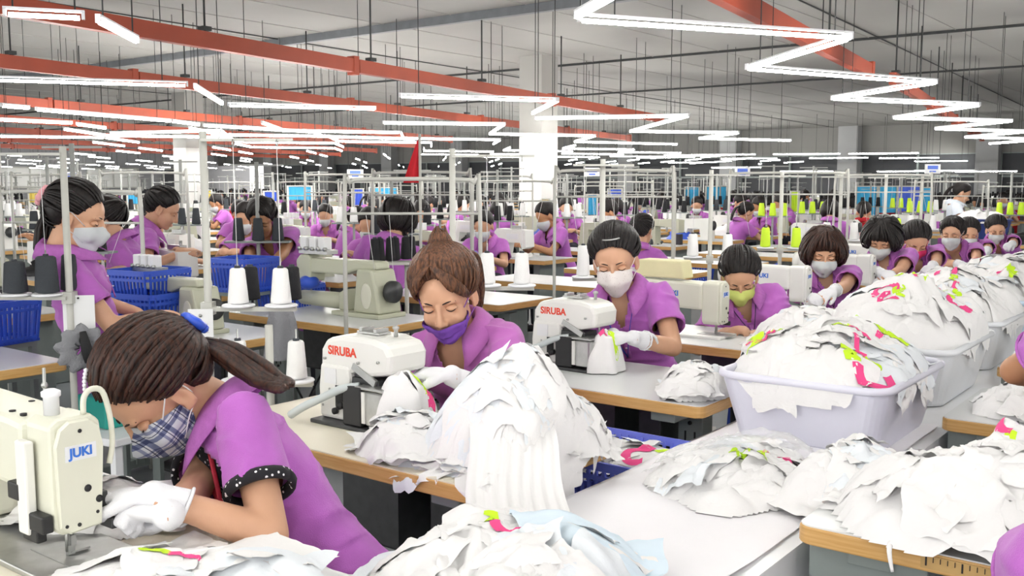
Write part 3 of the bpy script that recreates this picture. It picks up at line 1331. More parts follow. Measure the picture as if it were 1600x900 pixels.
def dots_mat(name, base, dot, scale, thr):
    m = mat(name, base, 0.85, var=0)
    nt = m.node_tree
    b = nt.nodes['Principled BSDF']
    tc = nt.nodes.new('ShaderNodeTexCoord')
    v = nt.nodes.new('ShaderNodeTexVoronoi')
    v.inputs['Scale'].default_value = scale
    cr = nt.nodes.new('ShaderNodeValToRGB')
    cr.color_ramp.interpolation = 'CONSTANT'
    cr.color_ramp.elements[0].color = lin(dot)
    cr.color_ramp.elements[1].position = thr
    cr.color_ramp.elements[1].color = lin(base)
    nt.links.new(tc.outputs['Object'], v.inputs['Vector'])
    nt.links.new(v.outputs['Distance'], cr.inputs[0])
    nt.links.new(cr.outputs[0], b.inputs['Base Color'])
    return m


M_PATT = dots_mat('black_white_pattern', '#17151c', '#e8e6ea', 75, 0.22)
M_MASKW = dots_mat('white_dotted_mask', '#e4ddda', '#c0a9a8', 120, 0.16)
M_MASKP = mat('violet_mask', '#7c4bb4', 0.85, var=0.06, bump=0.2, bscale=300)
M_MASKG = mat('grey_white_mask', '#c8cccf', 0.85, var=0.04)
M_MASKY = mat('yellow_green_mask', '#d2dd7c', 0.85, var=0.05)
M_MASKPK = mat('pink_mask', '#d4306a', 0.85, var=0.1)
M_REDL = mat('red_ribbon', '#b02438', 0.6)
M_BLUEL = mat('blue_ribbon', '#3c46b8', 0.6)
M_DARKL = mat('dark_ribbon', '#3a2c52', 0.6)


def plaid_mat():
    m = mat('plaid_cloth', '#d9dce4', 0.85, var=0)
    nt = m.node_tree
    b = nt.nodes['Principled BSDF']
    tc = nt.nodes.new('ShaderNodeTexCoord')
    mp = nt.nodes.new('ShaderNodeMapping')
    mp.inputs['Rotation'].default_value = (0.85, 0.1, -0.1)
    nt.links.new(tc.outputs['Object'], mp.inputs[0])
    sep = nt.nodes.new('ShaderNodeSeparateXYZ')
    nt.links.new(mp.outputs[0], sep.inputs[0])

    def stripes(out, period, ph):
        a = nt.nodes.new('ShaderNodeMath')
        a.operation = 'MULTIPLY_ADD'
        a.inputs[1].default_value = 1 / period
        a.inputs[2].default_value = ph
        nt.links.new(out, a.inputs[0])
        fr = nt.nodes.new('ShaderNodeMath')
        fr.operation = 'FRACT'
        nt.links.new(a.outputs[0], fr.inputs[0])
        cr = nt.nodes.new('ShaderNodeValToRGB')
        cr.color_ramp.interpolation = 'CONSTANT'
        e = cr.color_ramp.elements
        e[0].position = 0
        e[0].color = lin('#e6e8ec')
        e[1].position = .40
        e[1].color = lin('#7f86a6')
        for p, c in ((.62, '#e6e8ec'), (.70, '#4a4f68'), (.74, '#e6e8ec'), (.86, '#9aa0bc')):
            x = e.new(p)
            x.color = lin(c)
        nt.links.new(fr.outputs[0], cr.inputs[0])
        return cr.outputs[0]
    s1 = stripes(sep.outputs['Z'], .042, .1)
    s2 = stripes(sep.outputs['Y'], .046, .3)
    mx = nt.nodes.new('ShaderNodeMix')
    mx.data_type = 'RGBA'
    mx.blend_type = 'MULTIPLY'
    mx.inputs[0].default_value = 1.0
    nt.links.new(s1, mx.inputs[6])
    nt.links.new(s2, mx.inputs[7])
    nt.links.new(mx.outputs[2], b.inputs['Base Color'])
    return m


M_PLAID = plaid_mat()
# ---------------- sewing tables ----------------
TZ = 0.78
M_LAM = mat('grey_white_laminate', '#dfe1e1', 0.3, var=0.03, vscale=3)
M_LAMC = mat('cream_laminate', '#ece5d2', 0.35, var=0.03, vscale=3)


def wood_mat(name, c1, c2):
    m = mat(name, c1, 0.45, var=0)
    nt = m.node_tree
    b = nt.nodes['Principled BSDF']
    tc = nt.nodes.new('ShaderNodeTexCoord')
    mp = nt.nodes.new('ShaderNodeMapping')
    mp.inputs['Scale'].default_value = (3, 3, 60)
    n = nt.nodes.new('ShaderNodeTexNoise')
    n.inputs['Scale'].default_value = 3
    n.inputs['Detail'].default_value = 6
    cr = nt.nodes.new('ShaderNodeValToRGB')
    cr.color_ramp.elements[0].position = 0.3
    cr.color_ramp.elements[0].color = lin(c1)
    cr.color_ramp.elements[1].position = 0.7
    cr.color_ramp.elements[1].color = lin(c2)
    nt.links.new(tc.outputs['Object'], mp.inputs[0])
    nt.links.new(mp.outputs[0], n.inputs['Vector'])
    nt.links.new(n.outputs['Fac'], cr.inputs[0])
    nt.links.new(cr.outputs[0], b.inputs['Base Color'])
    return m


M_WOOD = wood_mat('honey_wood_edge', '#c99955', '#dcb274')
M_DWOOD = wood_mat('worn_wood_edge', '#a97c48', '#c9985e')


def rrect(x0, y0, x1, y1, r, n=4):
    pts = []
    for cx, cy, a0 in ((x1 - r, y1 - r, 0), (x0 + r, y1 - r, 90), (x0 + r, y0 + r, 180), (x1 - r, y0 + r, 270)):
        for k in range(n + 1):
            a = math.radians(a0 + 90 * k / n)
            pts.append((cx + r * math.cos(a), cy + r * math.sin(a)))
    return pts


def sewing_table(xr, y0, label, L=1.1, D=.55, lam=None, wood=None, rz=0, detail=True, group='sewing tables', drawer=False):
    """right end xr, front edge y0"""
    t = thing('sewing_table', label, 'table', (xr - L / 2, y0 + D / 2, 0), rz, group)
    lam = lam or M_LAM
    wood = wood or M_WOOD
    MB().prism(rrect(-L / 2, -D / 2, L / 2, D / 2, .03), 'z', TZ - .040, TZ - .003, .003).build('edge_band', wood, t)
    MB().prism(rrect(-L / 2 + .003, -D / 2 + .003, L / 2 - .003, D / 2 - .003, .028), 'z', TZ - .004, TZ).build('tabletop', lam, t)
    if detail:
        for sx in (-L / 2 + .14, L / 2 - .16):
            lg = MB().box((sx, 0, TZ - .06), (.09, D * .86, .035)).box((sx, 0, .37), (.075, .05, .66)).box((sx, 0, .56), (.095, .075, .28))
            lg.box((sx, 0, .045), (.06, D * .95, .045))
            o = lg.build('leg', M_GREYP, t, bevel=.004)
            sl = MB()
            for z in (.50, .60):
                sl.box((sx - .018, -.0385, z), (.006, .003, .06)).box((sx + .018, -.0385, z), (.006, .003, .06))
            for z in (.46, .66):
                sl.cyl((sx, -.036, z), (sx, -.045, z), .007, n=8)
            s_ = sl.build('slot', M_BLACK, o)
            s_['kind'] = 'stuff'
            for yy in (-D * .42, D * .42):
                MB().cyl((sx, yy, .0), (sx, yy, .025), .02, n=10).build('foot', M_RUBBER, o)
        MB().box((0, .02, .16), (L - .3, .03, .05)).build('crossbar', M_GREYP, t)
        MB().prism(rrect(-.16, -.11, .12, .11, .01), 'x', -.05, .16).build('tray', M_DSTEEL, t).location = (0, 0, .62)
        mo = MB().cyl((-.12, .02, .55), (.08, .02, .55), .07, n=16).box((-.02, .02, .64), (.12, .08, .10)).build('motor', M_BLACK, t)
        MB().cyl((.08, .02, .55), (.12, .02, .55), .035, n=14).build('pulley', M_STEEL, mo)
        MB().box((.27, .0, .62), (.09, .22, .16)).build('control_box', M_DSTEEL, t, bevel=.006)
        MB().box((0, .05, .10), (.30, .22, .015), Matrix.Rotation(.2, 3, 'X')).build('treadle', M_DSTEEL, t)
        pts = smooth_path([(.27, .05, .54), (.22, .10, .35), (.05, .05, .25), (-.1, .12, .12), (-.25, .1, .03)], 4)
        MB().tube(pts, .007, 6).build('cable', M_BLACK, t)
        pts = smooth_path([(-.1, .05, .5), (-.2, .0, .3), (-.3, .08, .2), (-.38, .02, .4)], 4)
        MB().tube(pts, .006, 6).build('cable', M_RUBBER, t)
    else:
        for sx in (-L / 2 + .14, L / 2 - .16):
            MB().box((sx, 0, .37), (.075, .30, TZ * 2 - .82 + .0)).build('leg', M_GREYP, t)
    if drawer:
        MB().box((-L / 2 + .13, 0, TZ - .085), (.24, D * .8, .09)).box((-L / 2 + .13, -.01, TZ - .155), (.20, D * .74, .045)).build('drawer', M_GREYP, t, bevel=.005)
    return t


ORD = ['nearest', 'second', 'third', 'fourth', 'fifth', 'sixth', 'seventh', 'eighth', 'ninth', 'tenth']
AY = [.62 + 1.08 * k for k in range(10)]
tl_ = ['cream-topped sewing table at bottom left under the nearest machine', 'cream-topped sewing table with wooden edge carrying the big white heap', 'grey-topped sewing table with wooden edge behind the blue basket, small heap at its end',
       'sewing table of the worker in the yellow-green mask', 'sewing table of the bob-haired worker', 'sewing table of the bending worker with fluffy short hair', 'sewing table of the worker in the pink mask',
       'sewing table of the eighth worker along the line', 'sewing table near the far end of the line', 'last sewing table of the front line']
for k in range(10):
    sewing_table(-1.38, AY[k], tl_[k], lam=M_LAMC if k < 2 else M_LAM, detail=k < 5)

for k, (y, xr) in enumerate(((1.93, -.74), (3.1, -.75), (4.1, -.80), (5.2, -.8), (6.3, -.8))):
    lab = ['honey wood edged sewing table at lower right with a ruler on its edge', 'sewing table at the right edge above the nearest right one', 'third sewing table up the right edge, only its corner showing',
           'fourth right-hand sewing table behind the heaps', 'fifth right-hand sewing table behind the heaps'][k]
    t = sewing_table(xr + 1.1, y, lab, drawer=True, group='sewing tables right of the aisle', detail=k < 3)
    if k < 2:
        MB().box((.12, -.2752 - .001, TZ - .02), (.84, .002, .026)).build('measuring_tape', mat('tape_tan', '#c9a468', .6), t)
        tk = MB()
        for q in range(64):
            tk.box((-.29 + q * .013, -.2782, TZ - .014 - (.004 if q % 5 == 0 else 0)), (.0014 if q % 5 else .003, .001, .010 if q % 5 else .018))
        tape = [c for c in t.children if c.name.startswith('measuring_tape')][0]
        o = tk.build('tick_marks', M_BLACK, tape)
        o['kind'] = 'stuff'


def text_on(parent, body, size, loc, normal, m, upv=(0, 0, 1), name='lettering', ital=0.0):
    z = Vector(normal).normalized()
    y = Vector(upv)
    y = (y - z * y.dot(z)).normalized()
    x = y.cross(z)
    return text_obj(name, body, size, loc, Rcols(x, y, z), m, parent, italic=ital)


M_LOGOB = mat('logo_blue', '#2f6fd0', .5, var=0)
M_LOGOR = mat('logo_red', '#e0452c', .5, var=0)


def lockstitch(loc, label, rz=0, near=False, group=None, body=None, box_top=False):
    b = body or M_CREAM
    t = thing('sewing_machine', label, 'sewing machine', loc, rz, group)
    MB().box((-.19, 0, .006), (.50, .178, .012)).build('machine_bed', M_OFFW if not near else M_STEEL, t, bevel=.003)
    arm = [(-.43, .012), (-.435, .22), (-.42, .245), (-.395, .256), (-.10, .250), (-.05, .245), (-.05, .125), (-.25, .13), (-.285, .115), (-.30, .085), (-.30, .012)]
    MB().prism(arm, 'y', -.055, .055).build('machine_arm', b, t, bevel=.012)
    hd = [(-.046, .075), (-.046, .20), (-.046, .248), (-.03, .258), (.03, .258), (.046, .245), (.048, .20), (.040, .062), (-.03, .058)]
    MB().prism([(p[0], p[1]) for p in hd], 'x', -.055, .030).build('machine_head', b, t, bevel=.008)
    fp = [(-.040, .075), (-.043, .215), (-.034, .243), (-.018, .254), (.018, .254), (.036, .240), (.043, .205), (.034, .066), (-.022, .062)]
    f = MB().prism(fp, 'x', .030, .042, .004).build('face_plate', b, t)
    for (y, z, r) in ((.0, .236, .0035), (.010, .135, .0065), (.030, .112, .0065), (.026, .090, .003), (-.008, .076, .0035), (-.030, .078, .003)):
        MB().cyl((.041, y, z), (.0432, y, z), r, n=12).build('screw_hole', M_BLACK, f)
    MB().box((.0425, 0, .200), (.0012, .056, .026)).build('logo_plate', M_CARD, f)
    text_on(f, 'JUKI', .022, (.0438, .0, .200), (1, 0, 0), M_LOGOB)
    text_on(t, 'JUKI', .034, (-.20, -.0562, .195), (0, -1, 0), M_LOGOB)
    nb = MB().cyl((0, 0, .035), (0, 0, .075), .0035, n=8).box((0, 0, .038), (.010, .010, .018)).cyl((0, 0, .003), (0, 0, .035), .0010, n=5)
    nb.build('needle_bar', M_STEEL, t)
    MB().box((0, .012, .006 + .012), (.012, .034, .003)).box((0, -.004, .022), (.009, .012, .016)).cyl((0, -.010, .02), (0, -.010, .07), .003, n=8).build('presser_foot', M_STEEL, t)
    MB().box((.0, 0, .0125), (.16, .07, .002)).build('needle_plate', M_STEEL, t)
    MB().cyl((-.435, 0, .19), (-.47, 0, .19), .066, .062, 20).cyl((-.47, 0, .19), (-.478, 0, .19), .03, .02, 14).build('handwheel', M_OFFW if not near else M_STEEL, t)
    g = MB().box((-.005, .052, .090), (.05, .014, .05)).box((.02, .058, .06), (.04, .012, .02)).box((-.04, .055, .13), (.02, .018, .05))
    g.build('thread_tensioner', M_DSTEEL, t, bevel=.002)
    if near:
        MB().lathe([(.013, 0), (.013, .032), (.016, .034), (.016, .042), (.008, .046)], (-.02, -.015, .256)).build('oil_cap', M_WPLA, t)
        pts = smooth_path([(.02, .02, .258), (.02, .022, .285), (.02, .035, .298), (.022, .055, .292), (.024, .066, .25), (.026, .068, .20), (.03, .058, .165)], 4)
        MB().tube(pts, .0052, 8).build('thread_cover_arm', M_CREAM, t)
        MB().cyl((-.07, .0, .25), (-.07, .0, .33), .003, n=8).ell((-.07, 0, .30), .006).build('thread_pin', M_STEEL, t)
        MB().box((-.032, -.060, .14), (.035, .018, .16)).build('side_cover', M_OFFW, t, bevel=.004)
        MB().box((-.005, -.056, .085), (.07, .02, .03)).box((-.02, -.055, .060), (.05, .018, .022)).box((-.06, -.06, .13), (.04, .02, .03)).build('lamp_bracket', M_BLACK, t, bevel=.003)
        sc_ = MB()
        for x, y in ((-.1, .02), (-.13, -.03), (-.18, .03), (-.035, .03), (-.09, -.03)):
            sc_.cyl((x, y, .247), (x, y, .253), .006, n=10)
        o = sc_.build('top_screws', M_BLACK, t)
        o['kind'] = 'stuff'
    if box_top:
        MB().prism([(-.40, .262), (-.40, .33), (-.385, .345), (-.16, .345), (-.145, .262)], 'y', -.05, .05).build('control_panel', mat('beige_plastic', '#e0d9ac', .5), t, bevel=.006)
    return t


def overlock(loc, label, rz=0, cyl_cover=True):
    t = thing('overlock_machine', label, 'sewing machine', loc, rz, 'overlock machines')
    MB().box((0, 0, .006), (.30, .24, .012)).build('base_plate', M_DSTEEL, t, bevel=.003)
    low = [(-.145, .012), (-.15, .10), (-.14, .175), (-.02, .175), (-.015, .14), (-.03, .012)]
    MB().prism(low, 'y', -.085, .09).build('machine_body', M_OFFW, t, bevel=.010)
    top = [(-.145, .150), (-.142, .215), (-.118, .248), (-.06, .262), (.07, .262), (.125, .250), (.145, .220), (.140, .165), (.055, .150), (.015, .165), (-.02, .150)]
    MB().prism(top, 'y', -.080, .075).build('machine_arm', M_OFFW, t, bevel=.014)
    MB().box((.04, -.079, .158), (.10, .01, .02), Matrix.Rotation(.45, 3, 'Y')).build('arm_lip', M_STEEL, t)
    text_on(t, 'SIRUBA', .036, (-.050, -.0805, .215), (0, -1, 0), M_LOGOR)
    p = MB().box((-.095, -.0865, .140), (.05, .002, .045)).build('rating_plate', M_CARD, t)
    w = MB().box((-.035, -.02, .10), (.09, .10, .09))
    w.box((.02, -.03, .13), (.14, .09, .03)).box((.0, -.05, .145), (.05, .03, .02)).build('looper_mechanism', M_DSTEEL, t, bevel=.004)
    MB().box((-.058, -.0865, .085), (.030, .004, .06)).build('window_recess', M_BLACK, t)
    k = MB().cyl((-.045, -.088, .06), (-.045, -.103, .06), .012, n=12).cyl((-.07, -.088, .04), (-.07, -.098, .04), .010, n=12)
    k.build('adjusting_knob', M_BLACK, t)['kind'] = 'stuff'
    MB().box((.020, -.075, .070), (.075, .075, .115)).build('waste_guard', M_BLACK, t, bevel=.004)
    MB().box((.085, -.045, .125), (.11, .13, .008)).build('cloth_plate', M_STEEL, t, bevel=.002)
    if cyl_cover:
        MB().prism(rrect(.062, -.11, .148, -.02, .02), 'z', .020, .118, .004).build('side_cover', M_STEEL, t)
        MB().box((.06, -.10, .07), (.02, .02, .09)).build('cover_edge', M_OFFW, t)
    pts = smooth_path([(-.20, -.15, .02), (-.15, -.145, .05), (-.08, -.13, .085), (-.02, -.11, .115), (.03, -.09, .125)], 4)
    MB().tube(pts, .012, 10).build('suction_hose', mat('pale_hose', '#c7cfcf', .4), t)
    MB().cyl((.12, -.02, .13), (.12, -.02, .17), .004, n=8).box((.12, -.01, .13), (.02, .04, .006)).build('presser_foot', M_STEEL, t)
    MB().box((.0, .0, .268), (.09, .05, .006)).box((-.03, 0, .275), (.012, .05, .012)).box((.03, 0, .275), (.012, .05, .012)).build('thread_guide', M_STEEL, t)
    for x, z in ((-.12, .19), (-.10, .10), (-.13, .05), (.02, .19), (.1, .20)):
        MB().cyl((x, -.082, z), (x, -.0875, z), .004, n=10).build('screw', M_STEEL, t)
    MB().lathe([(.006, 0), (.006, .02), (.010, .024), (.010, .03), (.003, .034)], (.09, .0, .262)).build('tension_knob', M_STEEL, t)
    MB().cyl((-.15, .02, .10), (-.18, .02, .10), .055, n=18).build('handwheel', M_OFFW, t)
    return t


def longarm(loc, label, rz=0, s=1.0, group='khaki long-arm machines'):
    """x: column at 0, arm towards -x"""
    t = thing('long_arm_machine', label, 'sewing machine', loc, rz, group)
    MB().prism([(-.20, .0), (-.20, .02), (.11, .02), (.11, .0)], 'y', -.09, .09).build('base_plate', M_CREAM2, t, bevel=.004)
    MB().prism([(-.07, .02), (-.055, .13), (-.045, .22), (.055, .22), (.085, .12), (.10, .02)], 'y', -.075, .075).build('column', M_CREAM2, t, bevel=.012)
    MB().prism([(-.42, .185), (-.42, .255), (.05, .255), (.06, .22), (-.08, .21), (-.16, .185)], 'y', -.045, .045).build('machine_arm', M_CREAM2, t, bevel=.010)
    MB().prism([(-.48, .13), (-.49, .24), (-.46, .27), (-.40, .27), (-.38, .25), (-.39, .14)], 'y', -.05, .05).build('machine_head', M_CREAM2, t, bevel=.008)
    MB().cyl((-.50, 0, .055), (-.16, 0, .055), .035, .042, 14).build('cylinder_bed', M_CREAM2, t)
    MB().prism([(-.19, .02), (-.19, .10), (-.15, .12), (-.13, .02)], 'y', -.05, .05).build('bed_block', M_CREAM2, t, bevel=.006)
    MB().ell((-.42, -.03, .135), (.055, .05, .035)).build('finger_guard', M_BLUE, t)
    g = MB().box((-.36, -.02, .285), (.20, .07, .02)).build('tension_rack', M_STEEL, t)
    for k in range(3):
        MB().box((-.43 + k * .065, -.03, .325), (.045, .05, .06)).build('tension_unit', M_CARD, g, bevel=.006)
    rk = MB()
    for k in range(5):
        rk.cyl((-.45 + k * .045, -.05, .30), (-.45 + k * .045, -.065, .30), .010, n=8)
    rk.build('tension_disc', M_STEEL, g)['kind'] = 'stuff'
    MB().cyl((.10, 0, .12), (.13, 0, .12), .05, n=18).build('handwheel', M_DSTEEL, t)
    MB().cyl((-.44, 0, .07), (-.44, 0, .14), .004, n=8).build('needle_bar', M_STEEL, t)
    MB().ell((.02, -.076, .10), (.035, .004, .06)).build('side_panel', M_CREAM, t)
    return t


# ---------------- cones and thread stands ----------------
_cp = {}


def cone_mesh(m, h, r0, r1):
    k = (m.name, round(h, 3), round(r0, 3))
    if k not in _cp:
        mb = MB().lathe([(r0 * .6, 0), (r0, .004), (r0 * 1.0, .012), (r1, h - .006), (r1 * .8, h), (.012, h)], n=16)
        core = MB().lathe([(.012, h - .01), (.010, h + .008), (.007, h + .008)], n=10)
        _cp[k] = (mb.mesh('thread_winding', m), core.mesh('core', M_DCONE))
    return _cp[k]


def cone(loc, m, label, h=.13, r0=.034, r1=.026, group=None, part=True):
    a, b = cone_mesh(m, h, r0, r1)
    o = mobj('thread_cone', a, None, loc)
    tag(o, label, 'thread cone', group)
    if part:
        mobj('core', b, o)
    return o


def thread_stand(x, y, h, label, tray=TZ + .3, arm=.2, n=2, rz=0, group='thread stands', z0=0, top=True, off=0.0):
    t = thing('thread_stand', label, 'thread stand', (x, y, z0), rz, group)
    MB().cyl((0, 0, 0), (0, 0, h), .013, n=10).build('pole', M_POLE, t)
    MB().box((0, 0, .01), (.12, .12, .02)).build('base', M_POLE, t)
    MB().bar((min(0, off - arm), -.02, tray - .012), (max(0, off + arm), -.02, tray - .012), .03, .014).build('tray_bar', M_POLE, t)
    MB().box((0, 0, tray - .012), (.04, .05, .045)).build('clamp', M_POLE, t)
    xs = [(off - arm + .05 + k * (2 * arm - .1) / max(1, n - 1)) for k in range(n)]
    for xx in xs:
        d = MB().lathe([(.055, 0), (.058, .004), (.055, .008), (.012, .010)], (xx, -.03, tray - .002), n=18).build('cone_dish', M_WPLA, t)
        MB().cyl((xx, -.03, tray), (xx, -.03, tray + .17), .003, n=6).build('spindle', M_STEEL, t)
    if top:
        MB().bar((min(0, off - arm), -.02, h - .03), (max(0, off + arm), -.02, h - .03), .018, .010).build('guide_bar', M_POLE, t)
        for xx in xs:
            MB().tube(smooth_path([(xx, -.02, h - .03), (xx, -.03, h - .05), (xx, -.05, h - .045), (xx, -.04, h - .03)], 3), .0025, 5).build('guide_hook', M_STEEL, t)
            th = MB().cyl((xx, -.03, tray + .14), (xx, -.04, h - .05), .0012, n=4)
            th.build('thread', M_WCONE, t)
    return t, [Vector((x, y, z0)) + Matrix.Rotation(rz, 3, 'Z') @ Vector((xx, -.03, tray + .008)) for xx in xs]


# ---------------- cloth heaps ----------------


def fold(x, y, s):
    q = Vector((x, y, s * 3.7))
    w = noise.noise_vector(q * .8) * .5
    q2 = q + w
    a = noise.noise(Vector((q2.x * 1.0, q2.y * 1.0, q2.z)))
    b = noise.noise(Vector((q2.x * 2.3 + 5, q2.y * 2.3, q2.z)))
    c = noise.noise(Vector((q2.x * 5.1 + 9, q2.y * 5.1, q2.z)))
    return (1 - abs(a) * 2.8) * .48 + (1 - abs(b) * 2.8) * .36 + (1 - abs(c) * 2.4) * .2


def heap_fn(cx, cy, z0, rx, ry, h, rot, seed, power=.7, sup=None, zdrop=.3):
    ca, sa = math.cos(rot), math.sin(rot)

    def H(x, y):
        dx, dy = x - cx, y - cy
        a, b = (dx * ca + dy * sa) / rx, (-dx * sa + dy * ca) / ry
        an = math.atan2(b, a)
        rr = math.hypot(a, b) / (1 + .22 * noise.noise(Vector((math.cos(an) * 1.5 + seed, math.sin(an) * 1.5, seed))))
        v = max(0, 1 - rr * rr) ** power
        v *= 1 + .28 * noise.noise(Vector((x * 7, y * 7, seed * 1.3)))
        z = z0 + h * v
        if sup is not None:
            o = sup(x, y)
            if o > 0:
                z -= min(o * 2.5, zdrop)
        return z
    return H


def sheet(mb, H, x, y, sx, sy, rot, seed, amp=.018, n=17, m=15, lift=0.004, freq=9.0):
    ca, sa = math.cos(rot), math.sin(rot)
    P = []
    tx, ty = .10 * math.sin(seed * 12.9), .10 * math.sin(seed * 7.3)
    for i in range(n + 1):
        row = []
        for j in range(m + 1):
            u, v = (i / n - .5), (j / m - .5)
            w = noise.noise_vector(Vector((u * 3, v * 3, seed * 2.1)))
            u2 = u * (1 + .25 * w.z) + w.x * .14
            v2 = v * (1 + .2 * w.z) + w.y * .14
            px_, py_ = x + (u2 * ca * sx - v2 * sa * sy), y + (u2 * sa * sx + v2 * ca * sy)
            e = 1 - max(abs(u), abs(v)) * 2
            f_ = fold(u2 * sx * freq * .7, v2 * sy * freq * 1.7, seed)
            z = H(px_, py_) + lift + amp * 1.25 * (f_) * (.55 + .45 * min(1, e * 3)) + (u * tx * sx + v * ty * sy) * 2
            row.append((px_, py_, z))
        P.append(row)
    mb.grid(P)


def heap(name, label, cx, cy, z0, rx, ry, h, rot=0, seed=1, sheets=26, size=(.16, .28), mats=None, prints=0, sup=None, zdrop=.3, power=.7, group=None, kind='stuff', amp=.018, cat='garments', printpos=None, bn=44, edge=None, clamp=None):
    rn = random.Random(seed * 77 + 3)
    H = heap_fn(cx, cy, z0, rx, ry, h, rot, seed, power, sup, zdrop)
    mb = MB()
    # underlying mass
    P = []
    for i in range(bn + 1):
        row = []
        for j in range(bn + 1):
            a, b = (i / bn * 2 - 1) * 1.06, (j / bn * 2 - 1) * 1.06
            dx, dy = a * rx * math.cos(rot) - b * ry * math.sin(rot), a * rx * math.sin(rot) + b * ry * math.cos(rot)
            x, y = cx + dx, cy + dy
            z = H(x, y)
            inside = z > z0 + .006
            if inside:
                z += amp * .9 * fold(x * 9, y * 14, seed)
            row.append((x, y, max(z, z0 + .001) if sup is None else z))
        P.append(row)
    mb.grid(P)
    # drop the flat surround
    keep = [k for k, f in enumerate(mb.f) if max(mb.v[i][2] for i in f) > z0 + .005 or sup is not None and min(mb.v[i][2] for i in f) < z0 - .02]
    mb.f = [mb.f[k] for k in keep]
    mb.sm = [mb.sm[k] for k in keep]
    mb.mi = [mb.mi[k] for k in keep]
    for k in range(sheets):
        q = math.sqrt(rn.random()) * .86
        a = rn.uniform(0, 2 * PI)
        dx, dy = math.cos(a) * q * rx, math.sin(a) * q * ry
        x, y = cx + dx * math.cos(rot) - dy * math.sin(rot), cy + dx * math.sin(rot) + dy * math.cos(rot)
        sx, sy = rn.uniform(*size), rn.uniform(*size) * .8
        mb.cur = 0 if rn.random() < .85 else 1
        sheet(mb, H, x, y, sx, sy, rn.uniform(0, PI), seed * 50 + k, amp=amp, lift=.003 + .010 * rn.random())
    mb.cur = 0
    if clamp is not None:
        x0, x1, y0, y1, hang = clamp
        nv = []
        for (x, y, z) in mb.v:
            e = 0
            w_ = .006 + .010 * abs(noise.noise(Vector((x * 22, y * 22, seed))))
            if x < x0:
                e = x0 - x
                x = x0 - w_ - .06 * e
            if x > x1:
                e = max(e, x - x1)
                x = x1 + w_ + .06 * (x - x1)
            if y < y0:
                e = max(e, y0 - y)
                y = y0 - w_ - .06 * (y0 - y)
            if y > y1:
                e = max(e, y - y1)
                y = y1 + w_ + .06 * (y - y1)
            nv.append((x, y, z - e * hang))
        mb.v = nv
    if edge is not None:
        nv = []
        for (x, y, z) in mb.v:
            if y < edge:
                e = edge - y
                y = edge - .006 - .10 * e - .012 * abs(noise.noise(Vector((x * 30, 1, seed))))
                z -= e * 1.1
            nv.append((x, y, z))
        mb.v = nv
    o = mb.build(name, mats or [M_WHITE, M_WHITE2], None)
    tag(o, label, cat, group, kind)
    if prints or printpos:
        bv = BVHTree.FromPolygons([Vector(v) for v in mb.v], mb.f)
        spots = list(printpos or [])
        for k in range(prints):
            q = math.sqrt(rn.random()) * .75
            a = rn.uniform(0, 2 * PI)
            dx, dy = math.cos(a) * q * rx, math.sin(a) * q * ry
            spots.append((cx + dx * math.cos(rot) - dy * math.sin(rot), cy + dx * math.sin(rot) + dy * math.cos(rot), rn.choice(['c', 's', 'f']), rn.uniform(0, 6), rn.uniform(.7, 1.1)))
        for (x, y, ty, an, s_) in spots:
            motif(bv, x, y, ty, an, s_, o)
    return o, H


def conform_strip(bv, pts, w, z=3.0, lift=.0025):
    """flat strip along xy points lying on the surface below"""
    P = []
    pts = [Vector((p[0], p[1], 0)) for p in pts]
    L = len(pts)
    for i, p in enumerate(pts):
        d = pts[min(i + 1, L - 1)] - pts[max(i - 1, 0)]
        if d.length < 1e-6:
            d = Vector((1, 0, 0))
        nrm = Vector((-d.y, d.x, 0)).normalized()
        ww = w[i] if hasattr(w, '__len__') else w
        row = []
        for k in range(5):
            q = p + nrm * ww * (k / 4 - .5) * 2
            hit = bv.ray_cast(Vector((q.x, q.y, z)), Vector((0, 0, -1)))
            row.append(hit[0] + Vector((0, 0, lift)) if hit[0] is not None else None)
        P.append(row)
    ok = [r for r in P if all(v is not None for v in r)]
    mb = MB()
    if len(ok) > 2:
        mb.grid(ok)
    return mb


